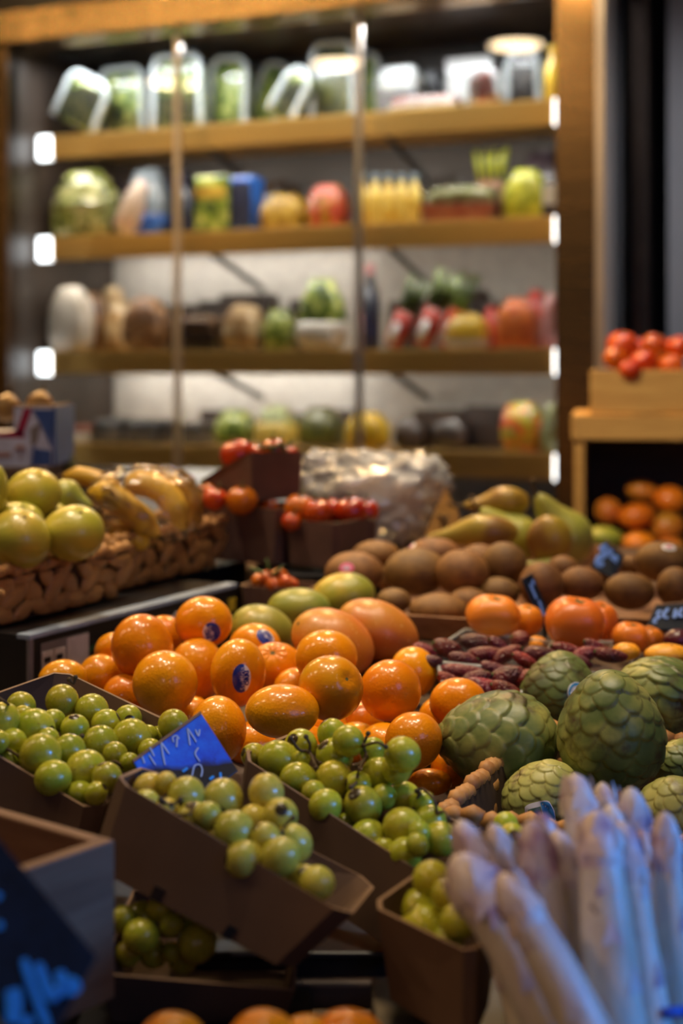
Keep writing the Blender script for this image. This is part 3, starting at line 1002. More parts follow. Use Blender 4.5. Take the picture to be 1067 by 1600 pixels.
def goods(kind, name, label, cat, px, wpx, ytop, sh, v, col, d=0.10, roll=0.0, group=None, lift=0.0, col2=None, extra=None):
    u, dist = fx(px, v)
    w = wpx * dist / FPX
    z = SHZ[sh] + lift
    v2 = max(v, d * 0.55 + 0.135)
    if v2 != v:
        v = v2
        u, dist = fx(px, v)
        w = wpx * dist / FPX
    u = min(max(u, w * 0.6 + 0.012), FW - w * 0.6 - 0.012)
    h = max(0.03, CZ + (HY - ytop) / FPX * dist - z)
    if sh > 0 and kind != 'bottle':
        h = min(h, (SHZ[sh - 1] - 0.085 - z) / (1.08 if kind == 'bag' else 1.0))
    sd = int(px * 7 + ytop * 3)
    root = empty(name)
    m, m2 = PK[col], PK[col2] if col2 else None
    if kind == 'bag':
        w *= 1.08
    if roll:
        h = h / math.cos(roll) - 0.3 * w * abs(math.sin(roll))
        z += 0.5 * w * abs(math.sin(roll)) + 0.002
    if kind == 'clam':
        G().add(pillow(w * 0.90, d * 0.84, h * 0.93, sd, 0.42, 0.06)).build('contents', m, root, loc=(0, 0, 0.006))
        G().add(pillow(w, d, h, sd, 0.28, 0.015)).build('clear_lid', MAT['packclear'], root)
        rr = 0.0105
        y = -d * 0.42
        c = 0.03
        pts = [(-w / 2, y, 0.01), (-w / 2 + 0.004, y, h * 0.6), (-w / 2 + 0.006, y, h - c), (-w / 2 + c, y, h), (0, y, h), (w / 2 - c, y, h), (w / 2 - 0.006, y, h - c), (w / 2 - 0.004, y, h * 0.6), (w / 2, y, 0.01)]
        G().add(tube(smoothpath(pts, 3), rr, 8)).build('frosted_rim', MAT['packrim'], root)
    elif kind == 'bag':
        G().add(pillow(w, d, h, sd, 0.45, 0.14, 0.26)).build('bag_body', m, root)
        if m2:
            V, Fc = pillow(w * 1.03, d * 1.06, h, sd, 0.45, 0.14, 0.26)
            V[:, 2] = np.clip(V[:, 2], h * (extra or (0.0, 0.5))[0], h * (extra or (0.0, 0.5))[1])
            G().add((V, Fc)).build('printed_band', m2, root)
        s = h * 0.9
        G().add(pillow(w * 0.55, d * 0.3, h * 0.14, sd + 3, 0.5, 0.25)).build('gathered_top', m, root, loc=(0, 0, s))
    elif kind == 'tray':
        G().add(hexa([(-w * .44, -d * .44, 0), (w * .44, -d * .44, 0), (w * .44, d * .44, 0), (-w * .44, d * .44, 0)],
                     [(-w / 2, -d / 2, h * .55), (w / 2, -d / 2, h * .55), (w / 2, d / 2, h * .55), (-w / 2, d / 2, h * .55)])).build('tray', m2 or PK['greytray'], root, smooth=False, bevel=0.004)
        G().add(pillow(w * 0.92, d * 0.9, h * 0.6, sd, 0.5, 0.12)).build('contents', m, root, loc=(0, 0, h * 0.42))
        G().add(pillow(w * 0.98, d * 0.97, h * 0.56, sd, 0.35, 0.02)).build('film', MAT['packclear'], root, loc=(0, 0, h * 0.5))
    elif kind == 'box':
        G().add(box(-w / 2, w / 2, -d / 2, d / 2, 0, h)).build('carton', m, root, smooth=False, bevel=0.006)
        if m2:
            a, b = extra or (0.3, 0.7)
            G().add(box(-w * .46, w * .46, -d / 2 - 0.003, -d / 2 - 0.0005, h * a, h * b)).build('printed_panel', m2, root, smooth=False)
    elif kind == 'bottle':
        r = w / 2
        G().add(lathe([(0.01, 0), (r * 0.92, 0.002), (r, 0.01), (r, h * 0.55), (r * 0.85, h * 0.68), (r * 0.4, h * 0.8), (r * 0.36, h * 0.9)], 20)).build('bottle_body', m, root)
        G().add(lathe([(r * 0.46, h * 0.88), (r * 0.5, h * 0.9), (r * 0.5, h * 0.99), (r * 0.4, h)], 16)).build('cap', m2 or PK['white'], root)
    elif kind == 'leek':
        G().add(tube([(0, 0, 0.0), (0, 0, h * 0.25), (0, 0, h * 0.5)], [w * 0.42, w * 0.5, w * 0.46], 14, 0.8)).build('paper_wrap', m, root)
        g = G()
        for k in range(6):
            a = k * 1.05
            g.add(tube([(0.3 * w * math.cos(a), 0.25 * w * math.sin(a), h * 0.42), (0.4 * w * math.cos(a), 0.3 * w * math.sin(a), h * 0.75), (0.55 * w * math.cos(a), 0.35 * w * math.sin(a), h)], [w * 0.16, w * 0.17, w * 0.05], 7, 0.5))
        g.build('green_leaves', m2, root)
        G().add(tube([(0, -w * 0.40, h * 0.06), (0, -w * 0.44, h * 0.2), (0, -w * 0.42, h * 0.34)], [w * 0.2, w * 0.24, w * 0.16], 10, 0.3)).build('white_label', PK['white'], root)
    elif kind == 'bunch':
        SV, SF = sphere(14, 10)
        g = G()
        rr = random.Random(sd)
        for k in range(9):
            rad = w * 0.2
            g.add((SV * rad, SF), Matrix.Translation((rr.uniform(-.32, .32) * w, rr.uniform(-.3, .3) * d, rad + (k // 5) * rad * 1.2)))
        g.build('round_fruit', m, root)
        l = G()
        for k in range(7):
            x = rr.uniform(-.3, .3) * w
            l.add(tube([(x, 0, h * 0.5), (x * 1.2, -0.01, h * 0.8), (x * 1.5, 0, h)], [0.006, 0.012, 0.004], 6, 0.4))
        l.build('leaves', PK['lime'], root)
    place(root, u, v, z, roll)
    return tag(root, label, cat, group)


X = goods
# top shelf
X('clam', 'salad_box', 'clear plastic salad box leaning over at the far end of the top shelf', 'salad box', 92, 78, 140, 0, 0.19, 'salad', 0.07, 0.48)
X('clam', 'salad_box', 'salad box half hidden behind the leaning one, against the top shelf end', 'salad box', 44, 30, 150, 0, 0.50, 'salad2', 0.09)
X('clam', 'salad_box', 'upright salad box with a wide frosted rim, second on the top shelf', 'salad box', 198, 78, 112, 0, 0.31, 'salad', 0.09)
X('clam', 'salad_box', 'salad box just behind the first door stile on the top shelf', 'salad box', 284, 84, 92, 0, 0.25, 'salad', 0.09)
X('clam', 'salad_box', 'bright green salad box between the first stile and the slanting boxes', 'salad box', 360, 62, 98, 0, 0.36, 'salad', 0.09, 0.06)
X('clam', 'salad_box', 'steeply slanting salad box beside the bright green one', 'salad box', 406, 48, 112, 0, 0.52, 'salad', 0.08, 0.35)
X('clam', 'salad_box', 'salad box leaning far over towards the tall box at the second stile', 'salad box', 440, 44, 124, 0, 0.24, 'salad', 0.08, 0.55)
X('clam', 'salad_box', 'tallest salad box, at the second door stile of the top shelf', 'salad box', 526, 70, 72, 0, 0.37, 'olive', 0.09)
X('clam', 'salad_box', 'narrow clear box behind the tallest salad box', 'salad box', 580, 40, 88, 0, 0.50, 'salad', 0.09)
X('tray', 'white_food_tray', 'white wrapped tray next to the second stile on the top shelf', 'food tray', 628, 66, 108, 0, 0.36, 'white', 0.12, 0, None, 0, 'greytray')
X('box', 'grey_carton', 'small grey carton behind the flat trays on the top shelf', 'carton', 676, 26, 112, 0, 0.545, 'greytray', 0.08)
X('tray', 'flat_food_tray', 'flat pinkish tray lying low on the top shelf', 'food tray', 670, 110, 156, 0, 0.2, 'redwhite', 0.14, 0, None, 0, 'white')
X('box', 'white_tilted_pack', 'white pack propped above the strawberry pack on the top shelf', 'food pack', 737, 76, 92, 0, 0.46, 'white', 0.07, 0, None)
X('clam', 'strawberry_box', 'small red and white strawberry box on the top shelf', 'fruit box', 762, 52, 114, 0, 0.19, 'redwhite', 0.09, -0.1)
X('clam', 'dark_berry_box', 'clear box of dark berries near the end of the top shelf', 'fruit box', 822, 52, 84, 0, 0.34, 'plum', 0.10)
X('bottle', 'juice_bottle', 'yellow juice bottle against the front post on the top shelf', 'bottle', 864, 26, 72, 0, 0.2, 'yellow', 0.05, 0, None, 0, 'yellow')
# second shelf
X('bag', 'vegetable_bag', 'dark blue vegetable bag in the far corner of the second shelf', 'bag', 62, 40, 268, 1, 0.53, 'navy', 0.1)
X('bag', 'salad_bag', 'large salad bag with a purple streak on the second shelf', 'bag', 130, 96, 272, 1, 0.22, 'salad2', 0.12, 0, None, 0, 'salad2', (0.52, 0.64))
X('bag', 'blue_topped_bag', 'blue bag peeping over the large salad bag', 'bag', 116, 34, 258, 1, 0.44, 'blue', 0.08)
X('bag', 'bread_bag', 'pink and white bag leaning on the blue-bottomed bag', 'bag', 192, 30, 292, 1, 0.18, 'pinkwhite', 0.06, 0.42)
X('bag', 'wrapped_loaf', 'bag with a bright blue base and twisted grey top', 'bag', 232, 58, 252, 1, 0.30, 'greyblue', 0.09, 0, None, 0, 'blue', (0.0, 0.36))
X('bag', 'dark_bag', 'dark bag behind the first door stile on the second shelf', 'bag', 280, 56, 262, 1, 0.42, 'navy', 0.1)
X('box', 'salad_carton', 'green salad carton with a yellow label between two dark blue packs', 'carton', 337, 58, 276, 1, 0.22, 'salad', 0.07, 0, None, 0, 'goldmix', (0.62, 0.82))
X('box', 'blue_carton', 'blue carton beside the green salad carton', 'carton', 386, 40, 278, 1, 0.24, 'blue', 0.09, 0, None, 0, 'navy', (0.1, 0.9))
X('bag', 'golden_bag', 'golden-brown bag in the middle of the second shelf', 'bag', 446, 66, 306, 1, 0.24, 'goldmix', 0.12)
X('bag', 'dark_bag', 'dark bag standing behind the golden-brown bag', 'bag', 430, 60, 284, 1, 0.44, 'darkbrown', 0.1)
X('bag', 'pepper_bag', 'red and yellow bag against the second door stile', 'bag', 514, 56, 292, 1, 0.24, 'redmix', 0.12)
for k in range(5):
    u_, d_ = fx(566 + 20.5 * k, 0.2)
    X('bottle', 'juice_jar', 'yellow juice bottle with a blue-grey cap, in the row by the second stile', 'bottle', 566 + 20.5 * k, 22, 272, 1, 0.2, 'jar', 0.05, 0, 'yellow juice bottles on the second shelf', 0, 'lid')
X('tray', 'sprout_tray', 'low tray of pale green sprouts on the second shelf', 'food tray', 722, 116, 296, 1, 0.2, 'palegreen', 0.13, 0, None, 0, 'salmon')
X('bunch', 'radish_bunch', 'leafy bunch of pink radishes set behind the sprout tray', 'vegetables', 766, 74, 232, 1, 0.38, 'pinkbowl', 0.1, 0, None, 0.06)
X('bag', 'lime_net', 'yellow-green net bag near the end of the second shelf', 'bag', 822, 62, 268, 1, 0.22, 'lime', 0.11)
X('bag', 'cabbage_bag', 'dark purple cabbage bag behind the yellow-green net', 'bag', 848, 62, 218, 1, 0.44, 'purple', 0.1)
X('box', 'lilac_label_pack', 'small pack with a white and lilac label at the second shelf end', 'food pack', 862, 24, 288, 1, 0.17, 'white', 0.05, 0, None, 0, 'purple', (0.1, 0.4))
# third shelf
X('bag', 'mushroom_bag', 'pale bag pressed against the cabinet wall on the third shelf', 'bag', 48, 32, 456, 2, 0.52, 'beige', 0.1)
X('bag', 'white_mushroom_bag', 'bright white mushroom bag at the lit end of the third shelf', 'bag', 96, 62, 452, 2, 0.2, 'cream', 0.09)
X('bag', 'nut_bag', 'clear bag of brown nuts beside the white mushroom bag', 'bag', 146, 42, 462, 2, 0.36, 'brown', 0.09)
X('bag', 'pasta_bag', 'slanting beige bag between two clear brown bags on the third shelf', 'bag', 182, 36, 474, 2, 0.33, 'beige', 0.08, 0.14)
X('bag', 'roll_bag', 'rounded glossy bag of brown rolls before the first door stile', 'bag', 229, 62, 468, 2, 0.2, 'brown', 0.11)
X('tray', 'brown_mushroom_tray', 'tray of brown mushrooms just past the first door stile', 'food tray', 316, 66, 496, 2, 0.2, 'brown', 0.12, 0, None, 0, 'darkbrown')
X('bag', 'beige_mushroom_bag', 'slanting bag of beige mushrooms in the middle of the third shelf', 'bag', 376, 54, 482, 2, 0.2, 'beige', 0.11, 0.15)
X('box', 'dark_carton', 'dark carton behind the mushrooms on the third shelf', 'carton', 390, 84, 460, 2, 0.46, 'darkbrown', 0.1)
X('bag', 'green_bean_bag', 'green bag beside the tall two-colour pack', 'bag', 438, 44, 486, 2, 0.22, 'salad', 0.1)
X('bag', 'celery_pack', 'tall pack, green above and white below, at the second stile', 'food pack', 503, 64, 440, 2, 0.2, 'salad', 0.1, 0, None, 0, 'cream', (0.0, 0.42))
X('bottle', 'water_bottle', 'slim dark blue bottle with a pink cap past the second stile', 'bottle', 578, 32, 412, 2, 0.34, 'navy', 0.06, 0, None, 0, 'pinkbag')
X('leek', 'leek_bundle', 'first leek bundle in red paper counting from the pink-capped bottle', 'leeks', 612, 34, 440, 2, 0.18, 'red', 0.06, 0.42, None, 0, 'leekgreen')
X('leek', 'leek_bundle', 'middle one of three leek bundles in red paper', 'leeks', 656, 38, 430, 2, 0.18, 'red', 0.06, 0.42, None, 0, 'leekgreen')
X('leek', 'leek_bundle', 'leek bundle in red paper next to the yellow dome', 'leeks', 694, 30, 430, 2, 0.34, 'red', 0.06, 0.36, None, 0, 'leekgreen')
X('bag', 'yellow_pepper_pack', 'rounded yellow pack with a white label on the third shelf', 'food pack', 730, 58, 492, 2, 0.19, 'lemon', 0.09, 0, None, 0, 'cream', (0.0, 0.3))
X('bag', 'dark_bag', 'dark bag behind the yellow pack and the leeks', 'bag', 742, 66, 456, 2, 0.46, 'darkbrown', 0.1)
X('bag', 'tomato_pack', 'small red pack in the gap between yellow and carrot packs', 'food pack', 768, 22, 482, 2, 0.34, 'red', 0.06)
X('bag', 'carrot_bag', 'bulging bag of orange carrots on the third shelf', 'bag', 809, 60, 470, 2, 0.2, 'carrot', 0.1)
X('bag', 'red_pack', 'red pack behind the carrots near the front post', 'food pack', 838, 32, 456, 2, 0.38, 'red', 0.08)
X('bag', 'pink_bag', 'pink bag squeezed against the front post on the third shelf', 'bag', 860, 24, 462, 2, 0.18, 'pinkbag', 0.07)
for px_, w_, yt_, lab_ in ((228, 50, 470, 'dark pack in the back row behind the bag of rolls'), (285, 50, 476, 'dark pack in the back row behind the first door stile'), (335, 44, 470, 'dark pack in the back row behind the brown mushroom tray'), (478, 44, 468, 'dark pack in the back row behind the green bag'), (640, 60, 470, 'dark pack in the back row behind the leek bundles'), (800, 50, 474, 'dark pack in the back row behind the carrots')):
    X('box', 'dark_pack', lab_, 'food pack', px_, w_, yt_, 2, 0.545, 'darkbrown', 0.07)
# fourth shelf
X('tray', 'salmon_tray', 'pinkish meat tray at the far end of the lowest stocked shelf', 'food tray', 108, 64, 664, 3, 0.26, 'salmon', 0.14, 0, None, 0, 'white')
X('tray', 'grey_tray', 'first grey tray past the pinkish one on the lowest stocked shelf', 'food tray', 180, 54, 654, 3, 0.26, 'greytray', 0.14)
X('tray', 'grey_tray', 'grey tray just before the first stile on the lowest stocked shelf', 'food tray', 236, 52, 656, 3, 0.26, 'greytray', 0.14)
X('tray', 'dark_tray', 'dark tray just past the first stile on the lowest stocked shelf', 'food tray', 304, 64, 660, 3, 0.28, 'darkbrown', 0.14)
X('bag', 'green_salad_bag', 'dark green bag beside the pasta bag on the lowest stocked shelf', 'bag', 370, 54, 642, 3, 0.24, 'salad', 0.11)
X('bag', 'pasta_bag', 'cream and yellow pasta bag standing above the cherry-tomato tray', 'bag', 432, 56, 636, 3, 0.22, 'palegreen', 0.10, 0, None, 0, 'jar', (0.1, 0.62))
X('bag', 'olive_bag', 'olive green bag behind the crinkled clear bag', 'bag', 502, 60, 638, 3, 0.30, 'olive', 0.11)
X('bag', 'lemon_bag', 'plump lemon-yellow bag at the second stile on the lowest stocked shelf', 'bag', 574, 60, 646, 3, 0.2, 'lemon', 0.11)
X('bag', 'dark_bag', 'dark glinting bag right after the lemon-yellow one', 'bag', 644, 46, 652, 3, 0.28, 'darkbrown', 0.11)
X('bag', 'dark_bag', 'dark glinting bag halfway between the yellow and pepper bags', 'bag', 706, 54, 646, 3, 0.32, 'darkbrown', 0.11)
X('box', 'dark_carton', 'dark brown carton behind the bag of mixed peppers', 'carton', 760, 60, 634, 3, 0.44, 'darkbrown', 0.1)
X('bag', 'mixed_pepper_bag', 'large bag of red, orange and green peppers by the front post', 'bag', 818, 62, 630, 3, 0.24, 'pepper', 0.11)
X('bag', 'vegetable_bag', 'pale bag pressed against the front post below the pink bag', 'bag', 861, 24, 634, 3, 0.18, 'palegreen', 0.07)

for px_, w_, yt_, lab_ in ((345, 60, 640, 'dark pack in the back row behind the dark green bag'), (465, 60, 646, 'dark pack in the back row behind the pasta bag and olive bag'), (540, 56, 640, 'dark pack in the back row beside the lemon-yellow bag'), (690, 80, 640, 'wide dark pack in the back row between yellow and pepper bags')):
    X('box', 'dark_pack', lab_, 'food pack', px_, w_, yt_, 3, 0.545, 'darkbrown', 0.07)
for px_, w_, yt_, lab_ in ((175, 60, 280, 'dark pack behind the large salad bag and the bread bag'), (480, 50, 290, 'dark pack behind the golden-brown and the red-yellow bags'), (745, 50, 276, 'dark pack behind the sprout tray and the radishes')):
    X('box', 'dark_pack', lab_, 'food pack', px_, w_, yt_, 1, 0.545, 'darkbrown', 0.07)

# ------------------------------------------------------------------ ceiling lamps
MAT['lampglow'] = emit('warm_lamp_glow', (1.0, 0.74, 0.44), 34)
AISLE = [(-0.37, 'warm globe pendant lamp beyond the far corner of the refrigerator'), (0.22, 'warm globe pendant lamp in front of the last refrigerator door'), (0.66, 'warm globe pendant lamp in front of the middle refrigerator door'), (1.69, 'warm globe pendant lamp in front of the door beside the shelf unit')]
AISLE = [(tuple((FO + FU * u - FV * 0.95)[:2]), lab) for u, lab in AISLE]
LAMPS = [((-3.70, 2.00), 'warm ceiling downlight farthest from the stall, mirrored at the first door stile'),
         ((-2.62, 1.70), 'warm ceiling downlight seen mirrored beside the tallest salad box'),
         ((-1.64, 1.33), 'warm ceiling downlight seen mirrored above the dark berry box'),
         ((-0.66, 1.00), 'warm ceiling downlight above the black fruit carton side of the stall'),
         ((0.34, 0.66), 'warm ceiling downlight above the asparagus'),
         ((1.34, 0.33), 'warm ceiling downlight at the street end of the row')]
MAT['lampdim'] = emit('warm_dimmed_lamp', (1.0, 0.70, 0.38), 9)
for (x, y), lab in LAMPS:
    l = empty('ceiling_lamp', (x, y, CEIL))
    G().add(lathe([(0.165, -0.03), (0.17, 0.0)], 32)).build('lamp_ring', MAT['darksteel'], l)
    G().add(lathe([(0.13, -0.036), (0.14, -0.0305)], 32)).build('diffuser', MAT['lampglow' if x < -1.2 and y < 2.2 else 'lampdim'], l)
    tag(l, lab, 'ceiling lamp')
PZ = 2.585
MAT['globe'] = emit('warm_glass_globe', (1.0, 0.66, 0.30), 26)
for (x, y), lab in AISLE:
    l = empty('pendant_lamp', (x, y, PZ))
    G().add((sphere(24, 16)[0] * 0.062, sphere(24, 16)[1])).build('glass_globe', MAT['globe'], l)
    G().add(lathe([(0.03, 0.055), (0.026, 0.085), (0.008, 0.095)], 20)).build('lamp_cap', MAT['darksteel'], l)
    G().add(tube([(0, 0, 0.09), (0, 0, 0.2), (0, 0, CEIL - PZ)], 0.003, 8)).build('cord', MAT['blackmetal'], l)
    tag(l, lab, 'pendant lamp')
# ------------------------------------------------------------------ the stand
st = empty('market_stand', (0, 1.6, 0))
tag(st, 'dark wooden market stand carrying all the fruit trays', 'market stand')


def sb(name, x0, x1, y0, y1, z0, z1):
    return G().add(box(x0, x1, y0 - 1.6, y1 - 1.6, z0, z1)).build(name, MAT['wooddark'], st, smooth=False, bevel=0.003)


sb('front_shelf', -0.95, 0.95, 0.45, 1.00, 0.68, 0.70)
sb('middle_shelf', -0.95, 0.95, 1.00, 2.75, 0.75, 0.77)
sb('raised_step', -0.14, 0.62, 1.60, 2.75, 0.77, 0.86)
sb('raised_step', 0.055, 0.165, 1.49, 1.598, 0.77, 0.838)
for x in (-0.92, 0.88):
    for y, z in ((0.48, 0.68), (2.68, 0.75)):
        sb('leg', x, x + 0.05, y, y + 0.05, 0.0, z)
sb('cross_rail', -0.87, 0.88, 0.49, 0.52, 0.30, 0.36)
sb('cross_rail', -0.87, 0.88, 2.69, 2.72, 0.30, 0.36)


def blackcrate(x0, x1, y0, y1, z0, z1, label):
    o = empty('plastic_crate', ((x0 + x1) / 2, (y0 + y1) / 2, z0))
    w, d, h = (x1 - x0) / 2, (y1 - y0) / 2, z1 - z0
    G().add(box(-w, w, -d, d, h - 0.006, h)).build('crate_base', MAT['blackcard'], o, smooth=False, bevel=0.002)
    for k, (a, b, c, e) in enumerate(((-w, w, -d, -d + 0.006), (-w, w, d - 0.006, d), (-w, -w + 0.006, -d, d), (w - 0.006, w, -d, d))):
        G().add(box(a, b, c, e, 0, h - 0.006)).build('crate_side', MAT['blackcard'], o, smooth=False)
    tag(o, label, 'crate')


blackcrate(-0.175, -0.02, 0.875, 0.995, 0.701, 0.7705, 'low black upturned crate in the shade under the lower grape tray')
blackcrate(-0.42, -0.178, 0.74, 0.99, 0.701, 0.795, 'black upturned crate under the small wooden crate')
blackcrate(0.02, 0.115, 0.83, 0.975, 0.701, 0.785, 'small black upturned crate under the grape box beside the asparagus')
blackcrate(0.125, 0.345, 0.735, 0.965, 0.701, 0.79, 'black upturned crate on which the asparagus stands')
blackcrate(-0.12, 0.10, 1.01, 1.22, 0.771, 0.787, 'shallow black crate under the middle grape box')
blackcrate(-0.40, -0.16, 1.03, 1.30, 0.771, 0.80, 'shallow black crate under the grape box at the carton side')

# sloping board under the oranges
OS = Slope(0.775, 1.33, 0.33)
ob = empty('sloping_board', (-0.12, 1.46, 0.78))


def ospt(x, y, dz):
    return Vector((x, y, OS.z0 + OS.k * (y - OS.y0) + dz)) - ob.location


G().add(hexa([ospt(-0.255, 1.25, 0.03), ospt(0.04, 1.25, 0.03), ospt(0.04, 1.59, -0.012), ospt(-0.255, 1.52, -0.012)],
             [ospt(-0.255, 1.25, 0.036), ospt(0.04, 1.25, 0.036), ospt(0.04, 1.59, -0.004), ospt(-0.255, 1.52, -0.004)])).build('board', MAT['wooddark'], ob, smooth=False)
for x in (-0.22, 0.03):
    G().add(box(x, x + 0.012, 1.50, 1.515, 0.772, 0.815), Matrix.Translation(-ob.location)).build('prop', MAT['wooddark'], ob, smooth=False)
tag(ob, 'dark sloping board beneath the heap of oranges', 'board')

# ------------------------------------------------------------------ oranges
ORN = [  # px, py, rx, ry, layer, label
    (318, 972, 45, 40, 1, 'topmost orange of the heap, round sticker turned upside down'),
    (222, 1010, 48, 50, 1, 'large orange at the carton side of the heap, leaning in front of the black carton'),
    (258, 1067, 51, 50, 1, 'big shaded orange resting beside the far grape box'),
    (372, 1051, 43, 53, 1, 'orange facing the shopper with a blue and white oval sticker'),
    (308, 1048, 44, 50, 0, 'plain orange wedged between the two stickered ones and the big shaded one'),
    (398, 1012, 42, 38, 0, 'orange with a tilted sticker on its shoulder, just under the dull green mango'),
    (430, 1044, 46, 40, 0, 'orange showing its star-shaped stem end upward'),
    (510, 1028, 49, 44, 1, 'orange lying against the large orange-red mangoes'),
    (517, 1075, 51, 50, 2, 'dull yellowish orange with a small dark stem hole, in the middle of the heap'),
    (610, 1079, 48, 48, 1, 'smooth round orange next to the one with the dark stem hole'),
    (646, 1050, 37, 39, 0, 'orange tucked beneath the red mango next to the berry punnets'),
    (441, 1111, 58, 41, 2, 'wide flattened orange lying in front of the stickered one'),
    (341, 1140, 44, 52, 1, 'orange standing right behind the blue price tag'),
    (300, 1122, 34, 34, 0, 'orange half hidden between the big shaded one and the tag'),
    (503, 1140, 40, 38, 0, 'small glimpse of an orange below the wide flattened one'),
    (562, 1132, 38, 36, 0, 'orange peeping out beneath the dull yellowish one'),
    (600, 1168, 42, 38, 0, 'orange just above the middle box of grapes'),
    (646, 1157, 45, 44, 1, 'long shining orange directly beside the lying custard apple'),
    (690, 1122, 36, 34, 0, 'orange behind the lying custard apple with its top showing'),
    (716, 1098, 45, 38, 1, 'orange at the very edge of the clear berry punnet'),
    (672, 1222, 34, 20, 0, 'lowest orange, in the dark gap by the wicker basket'),
    (703, 1198, 30, 34, 0, 'orange pressed under the lying custard apple'),
    (98, 1061, 38, 30, 0, 'orange rising behind the far rim of the carton-side grape box'),
    (157, 1057, 35, 34, 0, 'shiny orange below the printed table on the black carton'),
    (177, 1016, 29, 28, 0, 'orange covering part of the green oval on the black carton'),
    (256, 992, 32, 30, 0, 'orange behind the topmost one, against the carton face'),
    (196, 1088, 36, 34, 0, 'orange in deep shade at the corner of the far grape box'),
    (462, 1080, 36, 36, 0, 'orange buried in the middle of the heap'),
    (556, 1165, 40, 36, 0, 'orange in shade behind the middle box of grapes'),
    (395, 1165, 40, 38, 0, 'shaded orange between the blue tag and the middle grape box'),
    (470, 1165, 44, 34, 0, 'shaded orange just beyond the rim of the middle grape box'),
]
EXTRA_D = {22: 1.455, 23: 1.51, 24: 1.56, 25: 1.64, 19: 1.44}
oranges = []
for i, (px, py, rx, ry, lay, lab) in enumerate(ORN):
    zd = RNG.normal(size=3)
    zd[1] = abs(zd[1]) + 0.6
    if i == 6:
        zd = (-0.05, -0.62, 0.78)
    if i == 8:
        zd = (0.55, -0.70, 0.45)
    b = Body(px, py, rx, ry, 1.45, s_orange(i * 3 + 1), rot_to(zd, i * 1.7), layer=lay)
    b.lab = lab
    oranges.append(b)
settle(oranges, OS)
for k, d in EXTRA_D.items():
    oranges[k].d = d
for b in oranges:
    b.d0 = b.d
MANGO = [
    (410, 986, 52, 40, 1.68, 0.35, 'mangogreen', 'dull green mango directly behind the stickered oranges'),
    (467, 951, 50, 32, 1.78, 0.0, 'mangogreen', 'dark green mango, the middle one of three green ones'),
    (536, 931, 50, 36, 1.84, -0.1, 'mangogreen', 'green-yellow mango lying nearest the stickered brown kiwi'),
    (520, 1004, 68, 50, 1.60, 0.45, 'mangored', 'orange mango leaning on the larger blushing one'),
    (590, 986, 68, 46, 1.66, 0.45, 'mangored', 'large blushing orange-red mango beside the berry punnets'),
]
mangoes = []
for i, (px, py, rx, ry, d, roll, m, lab) in enumerate(MANGO):
    b = Body(px, py, rx, ry, d, s_oval(40 + i, 0.05), rot_to((0.9, 0.3, 0.2), i), roll=-roll)
    b.lab, b.m = lab, m
    mangoes.append(b)
relax(oranges + mangoes, 200)
for i, b in enumerate(oranges):
    o = b.make('orange', MAT['orangedull' if i == 8 else 'orange'], nu=64, nv=44)
    tag(o, b.lab, 'orange', 'oranges in the heap')
    zc = b.R @ np.array([0, 0, 1.0])
    if i in (6, 8, 15):
        b.disc('stem_button', 0.085 if i == 6 else 0.06, 0.085 if i == 6 else 0.06, Vector(zc), 0, MAT['orangestem'], 0.004)
        if i == 6:
            star(b, o, zc, 0.16, MAT['orangestem'], 6, 'stem_star', 0.003)


def orri(b, px, py, ang, sc=1.0):
    """Oval fruit sticker: blue side with script, white side with block letters."""
    c = b.dirpx(px, py)
    s = b.disc('sticker', 0.36 * sc, 0.46 * sc, c, ang, MAT['stickblue'], 0.012, x1=0.34)
    b.disc('white_side', 0.36 * sc, 0.46 * sc, c, ang, MAT['stickwhite'], 0.012, s, x0=0.34)
    b.letters('lettering', 'Sandria', 0.24 * sc, c, ang, MAT['printlilac'], 0.022, s, 0.03 * sc, 0, math.pi / 2)
    b.letters('lettering', 'ORRI', 0.20 * sc, c, ang, MAT['stickblue'], 0.022, s, 0.205 * sc, 0, math.pi / 2, 0.012)
    star(b, s, c, 0.1 * sc, MAT['printlilac'], 5, 'printed_flower', 0.02).location = (0, 0, 0)
    return s


def orri_star_shift(s, b, px, py):
    pass


orri(oranges[3], 382, 1051, 0.06)
orri(oranges[0], 335, 981, math.pi + 0.25, 0.92)
orri(oranges[5], 416, 990, 0.85, 0.9)
for b in mangoes:
    o = b.make('mango', MAT[b.m], nu=48, nv=32)
    tag(o, b.lab, 'mango', 'mangoes behind the oranges')
    b.disc('stem_scar', 0.05, 0.05, Vector((-0.75, -0.35, 0.5)).normalized(), 0, MAT['stembrown'], 0.004)

